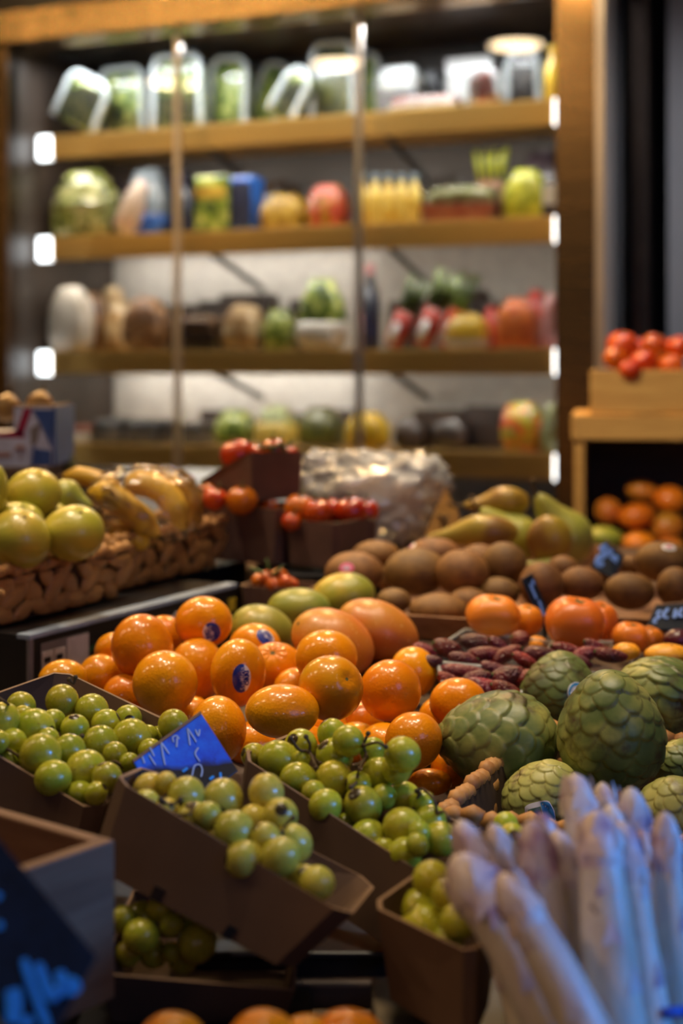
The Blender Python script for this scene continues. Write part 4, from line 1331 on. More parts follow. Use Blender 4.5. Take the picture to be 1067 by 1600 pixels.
# ------------------------------------------------------------------ custard apples
def s_cherimoya(seed, n=105):
    r = np.random.default_rng(seed)
    k = np.arange(n) + 0.5
    ph = k * math.pi * (3 - 5 ** 0.5)
    z = 1 - 2 * k / n
    pts = np.stack([np.sqrt(1 - z * z) * np.cos(ph), np.sqrt(1 - z * z) * np.sin(ph), z], 1) + r.normal(size=(n, 3)) * 0.045
    pts /= np.linalg.norm(pts, axis=1)[:, None]
    L = Lump(seed, 1.7)

    R_ = 0.335
    prio = pts[:, 2] + r.normal(size=n) * 0.02

    def cells(X):
        """Overlapping rounded scales: of those that cover a point the one nearest the tip lies on top."""
        d = np.linalg.norm(X[:, None, :] - pts[None], axis=2)
        q = np.where(d < R_, prio[None] - 0.25 * np.maximum(0, d - 0.8 * R_), -9)
        i = np.argmax(q, axis=1)
        a = np.arange(len(X))
        di = np.minimum(d[a, i], R_)
        sn = np.sqrt(np.maximum(1e-3, 1 - X[:, 2] ** 2))
        along = np.clip((pts[i, 2] - X[:, 2]) / R_ / np.maximum(0.45, sn), -1, 1)
        return di, R_ - di, along, i

    def f(X):
        d1, e, along, _ = cells(X)
        rnd = 1 - np.clip(1 - e / 0.07, 0, 1) ** 2
        h = 0.052 * (along - 0.3) - 0.026 * (1 - rnd)
        rr = 1 + 0.05 * L(X) + h
        Y = X * rr[:, None]
        w = 0.97 - 0.20 * Y[:, 2] - 0.06 * Y[:, 2] ** 2
        Y[:, :2] *= w[:, None]
        return Y
    f.cells = cells
    return f


t = NT('custard_apple_skin')
at = t.node('ShaderNodeAttribute', attribute_name='ridge')
base = t.ramp(t.noise(16, 4), [(0.28, (0.045, 0.075, 0.02)), (0.45, (0.11, 0.16, 0.04)), (0.58, (0.28, 0.30, 0.08)), (0.76, (0.48, 0.44, 0.11))])
c = t.mix(t.math('MULTIPLY', at.outputs['Fac'], 0.55), base, (0.22, 0.17, 0.04))
c = t.mix(t.ramp(t.noise(24, 4, 0.65), [(0.54, (0, 0, 0)), (0.68, (1, 1, 1))]), c, (0.06, 0.04, 0.015))
t.set(Base_Color=t.hue(c, 0.02, 0.2), Roughness=0.42)
t.bump(t.noise(180, 3), 0.25, 0.0008)
MAT['cherimoya'] = t.mat

CH = [
    (775, 1158, 95, 77, 1.36, (-0.95, -0.15, 0.12), 'custard apple lying on its side, blunt end towards its tall neighbour'),
    (955, 1139, 84, 95, 1.31, (-0.08, -0.25, 0.95), 'tall egg-shaped custard apple standing in the middle with brown blotches'),
    (874, 1080, 62, 62, 1.50, (0.2, 0.2, 0.9), 'custard apple with a small round blue sticker behind the tall one'),
    (1030, 1096, 78, 70, 1.46, (0.35, 0.75, 0.4), 'custard apple with dark bruised base behind the tall one'),
    (850, 1246, 66, 60, 1.27, (0.3, -0.2, 0.9), 'custard apple with a pale blue label, half hidden by asparagus tips'),
    (1052, 1272, 62, 62, 1.205, (0.1, -0.4, 0.8), 'brightest green custard apple just behind the last asparagus tips'),
    (1066, 1200, 48, 44, 1.36, (0.5, 0.3, 0.6), 'custard apple squeezed below the bruised one'),
]
cher = []
for i, (px, py, rx, ry, d, zd, lab) in enumerate(CH):
    b = Body(px, py, rx, ry, d, s_cherimoya(70 + i), rot_to(zd, i * 1.3), soft=0.95)
    b.lab = lab
    cher.append(b)
relax(cher, 120, 0.96, 0.05)
for i, b in enumerate(cher):
    o = b.make('custard_apple', MAT['cherimoya'], nu=180, nv=130)
    X, _ = sphere(180, 130)
    d1, e, al, ci = b.shape.cells(X @ b.R.T @ b.R)
    at = o.data.attributes.new('ridge', 'FLOAT', 'POINT')
    at.data.foreach_set('value', np.clip(1 - e / 0.045, 0, 1))
    tag(o, b.lab, 'custard apple', 'custard apples in the wicker basket')
    zc = -(b.R @ np.array([0, 0, 1.0]))
    b.disc('stem_scar', 0.13, 0.13, Vector(zc), 0, MAT['stembrown'], -0.02)
    if i == 2:
        c = b.dirpx(891, 1072)
        s = b.disc('sticker', 0.26, 0.26, c, 0, MAT['stickwhite'], 0.03)
        b.disc('sticker_ring', 0.235, 0.235, c, 0, MAT['stickteal'], 0.04, s)
        b.disc('sticker_centre', 0.19, 0.17, c, 0, MAT['stickwhite'], 0.05, s)
        b.letters('lettering', 'IIA', 0.2, c, 0.4, MAT['stickteal'], 0.06, s, bold=0.01)
    if i == 4:
        c = b.dirpx(832, 1256)
        s = b.disc('label', 0.36, 0.33, c, 0.35, MAT['stickwhite'], 0.03, sup=3.5)
        b.disc('label_corner', 0.33, 0.30, c, 0.35, MAT['stickteal'], 0.04, s, x0=0.25, sup=3.5)
        b.disc('label_band', 0.33, 0.2, c, 0.35, MAT['stickgreen'], 0.04, s, x0=-0.7, x1=0.22, sup=3.5)
# basket that holds them
bu, bv = Vector((0.93, -0.36, 0)).normalized(), Vector((0.36, 0.93, 0)).normalized()
q0 = Vector((0.083, 1.158, 0))
cs = [q0, q0 + bu * 0.33, q0 + bu * 0.33 + bv * 0.32, q0 + bv * 0.30]
cb = sum(cs, Vector()) / 4
wicker('wicker_basket', [c + Vector((0, 0, 0.838)) for c in cs], [c + (cb - c) * 0.06 + Vector((0, 0, 0.779)) for c in cs],
       'brown wicker basket holding the green custard apples', 0.018, 0.028, 3)

# ------------------------------------------------------------------ kiwis
KI = [
    (650, 893, 50, 37, 1.90, 'large brown kiwi at the front middle of the kiwi heap', None),
    (722, 895, 42, 36, 1.90, 'kiwi touching the large front one on its pear side', None),
    (750, 884, 38, 34, 1.98, 'kiwi wedged behind the front pair in the heap', None),
    (787, 882, 36, 35, 1.93, 'round dark kiwi in front of the pears', None),
    (678, 866, 42, 26, 2.00, 'kiwi with a small white and pink sticker at the back of the heap', ('stickwhite', 641, 853)),
    (553, 896, 46, 34, 1.93, 'kiwi with an oval pink sticker at the mango end of the heap', ('stickpink', 541, 883)),
    (587, 868, 38, 24, 2.02, 'plain kiwi peeping over the pink-stickered one', None),
    (615, 939, 27, 20, 1.84, 'small kiwi at the corner of the tray, above the mangoes', None),
    (685, 953, 46, 26, 1.82, 'long kiwi lying along the near rim of its tray', ('stickpink', 694, 971)),
    (732, 940, 32, 22, 1.86, 'kiwi in shade beneath the front pair', None),
    (779, 926, 33, 24, 1.88, 'kiwi half buried next to the edge-on price tag', None),
    (846, 914, 35, 36, 1.87, 'kiwi standing right behind the edge-on price tag', None),
    (908, 912, 36, 27, 1.90, 'kiwi directly under the small black price tag with two chalk figures', None),
    (983, 924, 40, 29, 1.88, 'dark kiwi behind the second persimmon', None),
    (1036, 878, 45, 32, 1.97, 'largest kiwi, white sticker on top, over the others', ('stickwhite', 1040, 852)),
    (1056, 918, 30, 32, 1.88, 'kiwi beneath the white-stickered one', None),
    (985, 884, 17, 17, 2.02, 'small pale kiwi squeezed beside the white-stickered one', None),
    (620, 905, 30, 26, 2.02, 'kiwi in the dark behind the large front one', None),
    (880, 890, 26, 22, 2.02, 'kiwi in the dark behind the tag with two chalk figures', None),
]
kiwis = []
for i, (px, py, rx, ry, d, lab, stk) in enumerate(KI):
    b = Body(px, py, rx, ry, d, s_oval(120 + i, 0.04), rot_to((0.9, 0.2, 0.15), i))
    b.lab, b.stk = lab, stk
    kiwis.append(b)
PERS = [
    (770, 962, 42, 32, 1.70, 'persimmon', 'persimmon next to the edge-on price tag, behind the berries'),
    (823, 970, 26, 25, 1.74, 'persimmon', 'small persimmon tucked against the foot of the edge-on tag'),
    (898, 973, 46, 40, 1.66, 'persimmon', 'largest glossy persimmon above the berry punnets'),
    (938, 977, 28, 36, 1.74, 'persimmon', 'persimmon hidden behind the largest one'),
    (985, 997, 29, 25, 1.66, 'persimmon', 'light orange persimmon with a lumpy top near the dark nectarine'),
    (1014, 1001, 24, 22, 1.70, 'persimmon', 'small light orange persimmon between the lumpy one and the nectarine'),
    (978, 1018, 22, 14, 1.60, 'apricot', 'pinkish apricot lying just beyond the berries'),
    (838, 1008, 18, 14, 1.69, 'apricot', 'tiny orange apricot among the berries'),
    (1043, 1023, 36, 17, 1.60, 'apricot', 'bright yellow apricot above the bruised custard apple'),
    (1058, 1000, 22, 17, 1.67, 'nectarine', 'dark red nectarine behind the yellow apricot'),
]
pers = []
for i, (px, py, rx, ry, d, kind, lab) in enumerate(PERS):
    b = Body(px, py, rx, ry, d, s_lobed(160 + i, 4, 0.05) if kind == 'persimmon' else s_oval(160 + i, 0.03), rot_to((0.15, -0.2, 0.95), i))
    b.lab, b.kind = lab, kind
    pers.append(b)
PEARS = [  # px,py,rx,ry,d,zdir,mat,label
    (775, 786, 52, 26, 2.28, (-0.95, -0.2, -0.1), 'pear', 'brownish pear on top of the pear heap'),
    (738, 832, 72, 28, 2.17, (-0.97, -0.2, -0.2), 'pear', 'long yellow-brown pear lying in front with its neck out over the kiwis'),
    (795, 836, 48, 44, 2.26, (-0.75, -0.1, 0.65), 'peargreen', 'green pear sloping down between two brown ones'),
    (857, 843, 35, 39, 2.17, (0.05, 0.95, 0.25), 'pear', 'round brown pear seen from its blunt end'),
    (880, 828, 46, 58, 2.26, (-0.55, -0.1, 0.8), 'peargreen', 'pear standing upright with a long dark stalk'),
    (848, 884, 34, 12, 2.14, (-0.9, 0.1, 0.1), 'peargreen', 'pale green pear underneath, seen in the gap above the kiwis'),
]
pears = []
for i, (px, py, rx, ry, d, zd, m, lab) in enumerate(PEARS):
    b = Body(px, py, rx, ry, d, s_pear(i), rot_to(zd, i), soft=0.7, ryd=min(rx, ry) * 1.05)
    b.lab, b.m, b.zd = lab, m, zd
    pears.append(b)
relax(kiwis + pers + pears, 160, 0.96, 0.10)
for b in kiwis:
    o = b.make('kiwi', MAT['kiwi'], nu=36, nv=24)
    tag(o, b.lab, 'kiwi', 'kiwis behind the berries')
    b.disc('blossom_end', 0.10, 0.10, Vector(b.R @ np.array([0, 0, 1.0])), 0, MAT['stembrown'], 0.006)
    if b.stk:
        c = b.dirpx(b.stk[1], b.stk[2])
        s = b.disc('sticker', 0.26, 0.24, c, 0, MAT[b.stk[0]], 0.015)
        b.disc('sticker_print', 0.13, 0.08, c, 0, MAT['stickpink'] if b.stk[0] == 'stickwhite' else MAT['printlilac'], 0.022, s)
for b in pers:
    o = b.make(b.kind, MAT[b.kind], nu=40, nv=28)
    tag(o, b.lab, b.kind)
    zc = b.R @ np.array([0, 0, 1.0])
    if b.kind == 'persimmon':
        star(b, o, zc, 0.3, MAT['calyx'], 4, 'calyx', 0.03)
    else:
        b.disc('stem_scar', 0.08, 0.08, Vector(zc), 0, MAT['stembrown'], 0.004)
for b in pears:
    o = b.make('pear', MAT[b.m], nu=40, nv=28)
    tag(o, b.lab, 'pear', 'pears at the back')
    stalk(o, b, Vector(b.zd).normalized(), 0.028, 0.0025, MAT['stembrown'])


def tray_world(name, rim, z1, z0, mat, label, cat='tray', inset=0.012, th=0.006):
    rim = [Vector((x, y, z1)) for x, y in rim]
    c = sum(rim, Vector()) / 4
    fl = [p + (c - p).normalized() * inset for p in rim]
    fl = [Vector((p.x, p.y, z0)) for p in fl]
    return panelbox(name, rim, fl, th, MAT[mat], MAT[mat], label, cat)


tray_world('wooden_tray', [(0.068, 1.80), (0.24, 1.735), (0.272, 2.10), (-0.035, 2.10)], 0.892, 0.862, 'wood', 'shallow wooden tray of kiwis beside the mangoes')
tray_world('wooden_tray', [(0.262, 1.84), (0.50, 1.775), (0.57, 2.07), (0.285, 2.12)], 0.885, 0.862, 'wood', 'shallow wooden tray under the kiwis with the chalk tags')
tray_world('wooden_tray', [(0.10, 2.125), (0.44, 2.125), (0.44, 2.42), (0.10, 2.42)], 0.905, 0.862, 'wood', 'shallow wooden tray of pears')

# ------------------------------------------------------------------ berries in clear punnets
bpt = [(698, 1013, 24, 15, 0.3), (749, 1005, 33, 15, 0.1), (757, 1022, 30, 12, -0.1), (663, 1018, 20, 13, 0.4), (791, 1024, 28, 12, -0.5), (812, 1000, 14, 17, 1.2),
       (725, 1030, 26, 11, 0.2), (845, 1022, 28, 13, 0.1), (884, 1016, 26, 12, 0.2), (915, 1022, 24, 12, -0.3), (954, 1024, 28, 12, 0.15), (905, 1034, 22, 11, 0.3), (870, 1034, 24, 11, -0.2), (930, 1010, 20, 10, 0.4), (780, 1010, 20, 11, 0.8),
       (672, 1034, 20, 11, 0.0), (820, 1032, 22, 11, 0.5)]
bpf = [(725, 1050, 40, 12, 0.1), (792, 1058, 32, 17, -0.3), (758, 1075, 34, 15, 0.2), (706, 1066, 26, 12, 0.5), (790, 1079, 26, 14, 0.4), (822, 1060, 22, 13, -0.5), (745, 1060, 26, 12, -0.2), (775, 1046, 26, 11, 0.3)]
berr = []
for k, (px, py, rx, ry, roll) in enumerate(bpt + bpf):
    back = k < len(bpt)
    d = (1.60 - (py - 1005) * 0.0022) if back else (1.535 - (py - 1050) * 0.0016)
    b = Body(px, py, rx, ry, d, s_oval(200 + k, 0.10, taper=0.15), rot_to((1, 0.1, 0.1), k), roll=-roll, soft=0.72, ryd=ry)
    b.back = back
    berr.append(b)
relax(berr, 80, 0.95, 0.05)
for b in berr:
    o = b.make('berry', MAT['berry'], nu=30, nv=20)
    tag(o, 'long dark red berry in the clear punnet in front' if not b.back else 'long dark red berry in the farther punnets below the persimmons', 'berry', 'berries in the farther punnets' if b.back else 'berries in the nearer punnet')
    star(b, o, (0.85 if b.px % 2 else -0.85, -0.3, 0.4), 0.3, MAT['calyx'], 5, 'green_cap', 0.05)


def punnet(rim, dz, label):
    fl = [p + Vector((0, 0, -dz)) for p in rim]
    c = sum(fl, Vector()) / 4
    fl = [p + (c - p) * 0.12 for p in fl]
    o = panelbox('plastic_punnet', rim, fl, 0.0008, MAT['film'], MAT['film'], label, 'punnet')
    g = G()
    for i in range(4):
        a, b = rim[i] - o.location, rim[(i + 1) % 4] - o.location
        g.add(tube([a, a.lerp(b, 0.5), b], 0.0022, 8))
    g.build('rolled_rim', MAT['packrim'], o)


punnet([P(650, 1034, 1.545), P(843, 1049, 1.545), P(862, 1004, 1.68), P(727, 984, 1.70)], 0.020, 'clear plastic punnet of dark red berries, the farther one next to the red mango')
punnet([P(697, 1090, 1.475), P(808, 1092, 1.475), P(836, 1050, 1.54), P(684, 1035, 1.54)], 0.028, 'clear plastic punnet of dark red berries nearest the oranges')
punnet([P(848, 1052, 1.555), P(985, 1052, 1.555), P(990, 1006, 1.70), P(866, 1000, 1.70)], 0.020, 'clear plastic punnet of dark red berries behind the custard apples')
# ------------------------------------------------------------------ grape boxes
def grape_mesh(seed):
    L = Lump(seed, 1.6)
    X, Fc = sphere(28, 20)
    Y = X * (1 + 0.025 * L(X))[:, None] * np.array([1, 1, 1.07])
    return Y, Fc


GM = {}
for kind, mname in (('g', 'grape'), ('y', 'grapeyellow')):
    for s in range(3):
        V, Fc = grape_mesh(s)
        GM[kind, s] = G().add((V, Fc)).mesh('grape', MAT[mname])


class Bx:
    def __init__(s, rim, floor, label, **kw):
        s.rim = [P(*q) for q in rim]
        s.floor = [P(*q) for q in floor]
        s.o = panelbox('grape_box', s.rim, s.floor, 0.0022, MAT['card'], MAT['cardedge'], label, 'box', 'cardboard grape boxes', **kw)
        A, B, C, D = s.rim
        s.A = A
        w = ((D - A) + (C - B)) / 2
        w.z = 0
        l = (B - A)
        l.z = 0
        l.normalize()
        w = w - l * w.dot(l)
        s.W = w.length
        s.w = w.normalized()

    def depth(s, px, py, r):
        ray = Vector(((px - CX) / FPX, 1, -(py - HY) / FPX))
        e = Vector((0, 0, CZ))
        n = ((s.rim[1] - s.A).cross(s.rim[3] - s.A)).normalized()
        if n.z < 0:
            n = -n
        d = (s.A + n * 0.010 - e).dot(n) / ray.dot(n)
        t = (e + ray * d - s.A).dot(s.w)
        # keep t between the walls
        lo, hi = r + 0.011, s.W - r - 0.010
        tc = max(lo, min(hi, t)) if hi > lo else s.W / 2
        return ((tc + (s.A - e).dot(s.w)) / ray.dot(s.w)) if abs(ray.dot(s.w)) > 1e-3 else d


def bunches(bx, grapes, kind, seeds, stems, labels, d=None, group='grape bunches', fill=()):
    """Grapes share out to the nearest bunch centre; each bunch is one thing: stalk and berries."""
    it = []
    for (px, py, r) in grapes:
        dd = d or bx.depth(px, py, r * 1.0 / FPX)
        b = Body(px, py, r, r, dd, None)
        it.append(b)
    relax(it, 120, 0.93, 0.035)
    roots = []
    for k, (sx, sy) in enumerate(seeds):
        near = min(it, key=lambda b: (b.px - sx) ** 2 + (b.py - sy) ** 2)
        root = empty('grape_bunch', near.pos())
        tag(root, labels[k], 'grapes', group)
        roots.append(root)
    own = {}
    for i, b in enumerate(it):
        k = min(range(len(seeds)), key=lambda q: (b.px - seeds[q][0]) ** 2 + (b.py - seeds[q][1]) ** 2)
        g = put('grape', GM[kind, i % 3], roots[k])
        q = rot_to(RNG.normal(size=3) * np.array([1, 0.8, 1]) + np.array([0, 0.5, 0.0]), i)
        if (round(b.px), round(b.py)) in ((348, 1249), (291, 1243)):
            q = rot_to((-0.1, -0.8, -0.3))
        M = Matrix(q.tolist()).to_4x4()
        g.matrix_local = Matrix.Translation(b.pos() - roots[k].location) @ M @ Matrix.Scale(b.r(), 4)
        own.setdefault(k, []).append(b)
    for (px, py, r, dd) in fill:
        k = min(range(len(seeds)), key=lambda q: (px - seeds[q][0]) ** 2 + (py - seeds[q][1]) ** 2)
        g = put('grape', GM[kind, 0], roots[k])
        g.matrix_local = Matrix.Translation(P(px, py, dd) - roots[k].location) @ Matrix.Scale(r * dd / FPX, 4)
    for k, lines in enumerate(stems):
        for ln in lines:
            sg = G()
            pts = []
            for (px, py) in ln:
                near = sorted(own.get(k, it), key=lambda b: (b.px - px) ** 2 + (b.py - py) ** 2)[:2]
                dd = min(b.d - 0.6 * b.r() for b in near)
                pts.append(P(px, py, dd) - roots[k].location)
            if len(pts) == 2:
                pts.insert(1, (pts[0] + pts[1]) / 2)
            sg.add(tube(smoothpath(pts, 3), 0.0012, 7))
            sg.add((sphere(8, 6)[0] * 0.0021, sphere(8, 6)[1]), Matrix.Translation(pts[0]))
            sg.add((sphere(8, 6)[0] * 0.0020, sphere(8, 6)[1]), Matrix.Translation(pts[-1]))
            sg.build('stalk', MAT['stembrown'], roots[k])
    return it


fb_ = Bx([(177, 1216, 1.0), (546, 1434, 0.90), (590, 1381, 1.0), (226, 1196, 1.08)],
         [(135, 1350, 0.99), (455, 1520, 0.905), (505, 1452, 0.985), (180, 1325, 1.06)],
         'front cardboard box of yellowish grapes, tipped towards the asparagus', slots=[(0.33, 0.004, 0.009), (0.73, 0.0035, 0.009)], chamfer=0.012)
GF = [(233, 1233, 25), (259, 1223, 17), (227, 1256, 22), (291, 1243, 29), (348, 1249, 32), (416, 1238, 28), (397, 1282, 25), (438, 1275, 28), (366, 1299, 32), (458, 1319, 30), (383, 1344, 30), (438, 1339, 31), (423, 1378, 28), (475, 1386, 33), (495, 1380, 27), (303, 1283, 29), (330, 1322, 22), (262, 1268, 20), (265, 1300, 20), (352, 1362, 20), (325, 1275, 22), (415, 1310, 24)]
bunches(fb_, GF, 'y', [(280, 1250), (430, 1330)],
        [[[(251, 1249), (267, 1258), (282, 1249)], [(267, 1258), (271, 1271), (295, 1273), (300, 1262)], [(262, 1262), (264, 1280)]], [[(458, 1278), (450, 1285), (440, 1300)]]],
        ['yellowish grape bunch with dry stalks at the upper end of the front box', 'yellowish grape bunch at the lower, asparagus-side end of the front box'])

mb_ = Bx([(371, 1178, 1.13), (690, 1385, 0.99), (752, 1304, 1.07), (461, 1143, 1.20)],
         [(352, 1310, 1.115), (650, 1510, 0.985), (715, 1420, 1.05), (452, 1268, 1.18)],
         'middle cardboard box heaped with green grapes on dark stalks', chamfer=0.012)
GMID = [(397, 1181, 20), (435, 1188, 31), (470, 1165, 26), (471, 1186, 14), (466, 1219, 28), (523, 1183, 29), (522, 1217, 29), (520, 1148, 24), (544, 1158, 25), (509, 1259, 26), (567, 1259, 30), (574, 1309, 28), (539, 1290, 18), (591, 1210, 27), (620, 1200, 24), (629, 1179, 28), (582, 1172, 20), (632, 1248, 26), (629, 1292, 30), (632, 1336, 27), (672, 1283, 25), (688, 1311, 27), (652, 1320, 18), (560, 1225, 20), (600, 1245, 20), (660, 1255, 20), (490, 1240, 20), (450, 1240, 18), (600, 1330, 20), (655, 1300, 18)]
bunches(mb_, GMID, 'g', [(465, 1190), (600, 1200), (630, 1300)],
        [[[(454, 1153), (468, 1172), (483, 1175), (494, 1200)], [(478, 1151), (484, 1163), (483, 1175)], [(483, 1175), (492, 1186), (500, 1193)]],
         [[(575, 1146), (568, 1165), (572, 1182), (560, 1203), (558, 1222)], [(568, 1165), (589, 1160), (603, 1167)], [(572, 1182), (566, 1190), (556, 1196)], [(558, 1222), (548, 1230)]],
         [[(651, 1236), (660, 1233), (677, 1248), (683, 1271)], [(683, 1271), (694, 1268), (700, 1278)], [(655, 1240), (648, 1262)]]],
        ['green grape bunch with a dark stalk at the orange side of the middle box', 'green grape bunch with a tall forked stalk in the centre of the middle box', 'green grape bunch at the asparagus end of the middle box'])

lb_ = Bx([(-110, 1118, 1.13), (150, 1272, 1.06), (285, 1136, 1.20), (96, 1046, 1.30)],
         [(-130, 1230, 1.12), (120, 1400, 1.05), (262, 1250, 1.18), (80, 1150, 1.28)],
         'cardboard box of green grapes beside the black carton', chamfer=0.012)
GL = [(2, 1125, 28), (33, 1103, 22), (97, 1095, 26), (143, 1111, 27), (82, 1128, 20), (35, 1120, 18), (54, 1138, 31), (117, 1140, 23), (165, 1130, 22), (200, 1123, 22), (205, 1156, 32), (157, 1164, 29), (108, 1174, 26), (63, 1181, 33), (133, 1203, 31), (83, 1216, 28), (271, 1132, 24), (258, 1152, 25), (167, 1216, 24), (125, 1242, 22), (14, 1190, 18), (-5, 1160, 20), (75, 1155, 18), (202, 1192, 16), (230, 1150, 18), (20, 1160, 22), (180, 1180, 20), (100, 1245, 20), (235, 1175, 20), (150, 1240, 18)]
bunches(lb_, GL, 'g', [(60, 1140), (180, 1160), (120, 1220)],
        [[[(0, 1093), (10, 1098), (22, 1110)], [(-2, 1165), (14, 1172), (30, 1182)], [(108, 1062), (115, 1068), (118, 1058)]],
         [[(168, 1192), (180, 1190), (192, 1198)], [(128, 1150), (120, 1152)]], []],
        ['green grape bunch in the far corner of the box by the black carton', 'green grape bunch below the blue tag, in the box by the black carton', 'green grape bunch at the near rim of the box by the black carton'])

rb_ = Bx([(577, 1414, 0.93), (738, 1492, 0.86), (788, 1425, 0.92), (663, 1354, 0.975)],
         [(598, 1555, 0.925), (735, 1640, 0.855), (768, 1560, 0.90), (673, 1500, 0.955)],
         'small cardboard box of grapes right beside the asparagus', chamfer=0.008)
GR = [(673, 1373, 28), (655, 1422, 33), (667, 1450, 35), (700, 1400, 26), (715, 1440, 28), (700, 1470, 24), (640, 1450, 20)]
bunches(rb_, GR, 'g', [(670, 1420)], [[]], ['green grape bunch in the small box beside the asparagus'])
bunches(None, [(790, 1289, 20), (800, 1308, 22), (776, 1308, 18), (800, 1335, 20), (815, 1325, 18)], 'g', [(795, 1300)], [[[(786, 1300), (795, 1318), (806, 1330)]]],
        ['few green grapes peeping between the asparagus tips and the wicker basket'], d=1.055)

lt = panelbox('grape_tray', [Vector(q) for q in ((-0.158, 0.925, 0.808), (-0.03, 0.925, 0.797), (-0.03, 1.075, 0.800), (-0.158, 1.075, 0.808))],
              [Vector(q) for q in ((-0.15, 0.932, 0.773), (-0.038, 0.932, 0.773), (-0.038, 1.07, 0.773), (-0.15, 1.07, 0.773))], 0.0022,
              MAT['card'], MAT['cardedge'], 'lower cardboard grape tray in deep shade under the front box', 'tray')
bunches(None, [(221, 1463, 27), (223, 1432, 24), (268, 1445, 18), (309, 1473, 30), (268, 1488, 16), (192, 1436, 20), (250, 1420, 20), (290, 1440, 18), (240, 1490, 22), (200, 1490, 20), (285, 1500, 22)], 'g', [(260, 1455)], [[]],
        ['dim green grape bunch in the shaded tray under the front box'], d=0.975)

# ------------------------------------------------------------------ wooden crate in front
cr = [(-0.144, 0.905), (-0.27, 0.75), (-0.43, 0.87), (-0.304, 1.025)]
cro = empty('wooden_crate', (-0.287, 0.8875, 0.80))
for i in range(4):
    a, b = Vector((*cr[i], 0)), Vector((*cr[(i + 1) % 4], 0))
    ux = (b - a).normalized()
    nr = Vector((ux.y, -ux.x, 0))
    c = Vector((-0.287, 0.8875, 0))
    if nr.dot(c - a) < 0:
        nr = -nr
    th = 0.011
    a2, b2 = (a, b) if i % 2 == 0 else (a + ux * th, b - ux * th)
    lo = [a2, b2, b2 + nr * th, a2 + nr * th]
    M = Matrix.Translation((a2 + b2) / 2 + Vector((0, 0, 0.85))) @ Matrix.Rotation(math.atan2(ux.y, ux.x), 4, 'Z')
    L = (b2 - a2).length / 2
    sgn = 1 if nr.dot(Vector((-ux.y, ux.x, 0))) > 0 else -1
    g = G().add(box(-L, L, min(0, sgn * th), max(0, sgn * th), -0.049, 0.052)).build('side_board', MAT['wood'], cro, smooth=False, bevel=0.0015)
    g.matrix_local = Matrix.Translation(-cro.location) @ M
q = [Vector((x, y, 0)) for x, y in cr]
cc = sum(q, Vector()) / 4
q = [p + (cc - p) * 0.08 - cro.location for p in q]
G().add(hexa([p + Vector((0, 0, 0.803)) for p in q], [p + Vector((0, 0, 0.811)) for p in q])).build('bottom_board', MAT['wood'], cro, smooth=False)
tag(cro, 'small empty pale wooden crate at the near corner of the stall', 'crate')

# ------------------------------------------------------------------ chalk tags
def slab(name, pts, th, mat, label, edge=None, stake=None):
    c = sum(pts, Vector()) / 4
    n = (pts[1] - pts[0]).cross(pts[3] - pts[0]).normalized()
    if n.dot(c - Vector((0, 0, CZ))) > 0:
        n = -n
    o = empty(name, c)
    G().add(hexa([p - c - n * th for p in pts], [p - c for p in pts])).build('slate', mat, o, smooth=False, bevel=0.0006)
    if edge:
        G().add(hexa([pts[0] - c - n * th * 1.2, pts[1] - c - n * th * 1.2, pts[1] - c + n * 0.0004, pts[0] - c + n * 0.0004],
                     [p + (pts[0] - pts[3]).normalized() * 0.0022 for p in (pts[0] - c - n * th * 1.2, pts[1] - c - n * th * 1.2, pts[1] - c + n * 0.0004, pts[0] - c + n * 0.0004)])).build('worn_edge', edge, o, smooth=False)
    if stake:
        a = (pts[2] + pts[3]) / 2 - n * th * 1.6 - c
        G().add(tube([a + (pts[0] - pts[3]) * 0.4, a, Vector((a.x, a.y + 0.004, stake - c.z))], 0.0022, 8)).build('stake', MAT['blackmetal'], o)
    tag(o, label, 'price tag')
    o['n'] = tuple(n)
    return o, c, n


def on_slab(o, c, n, pxs, rad, mat, name='chalk_stroke', seg=6):
    """Chalk stroke through pixels, laid on the slab's face."""
    e = Vector((0, 0, CZ))
    pts = []
    for px, py in pxs:
        ray = Vector(((px - CX) / FPX, 1, -(py - HY) / FPX))
        d = (c + n * 0.0006 - e).dot(n) / ray.dot(n)
        pts.append(e + ray * d - c)
    if len(pts) == 2:
        pts.insert(1, (pts[0] + pts[1]) / 2)
    pts = smoothpath(pts, 4)
    V, Fc = [], []
    for i, p in enumerate(pts):
        t_ = (pts[min(i + 1, len(pts) - 1)] - pts[max(i - 1, 0)]).normalized()
        s_ = t_.cross(n).normalized() * (rad if 0 < i < len(pts) - 1 else rad * 0.7)
        V += [p - s_, p + s_, p + s_ * 0.8 + n * 0.0005, p - s_ * 0.8 + n * 0.0005]
    for i in range(len(pts) - 1):
        for k in range(4):
            a, b = i * 4 + k, i * 4 + (k + 1) % 4
            Fc.append((a, b, b + 4, a + 4))
    Fc += [(0, 1, 2, 3), tuple(range(len(V) - 4, len(V)))]
    return G().add((V, Fc)).build(name, mat, o, smooth=False)


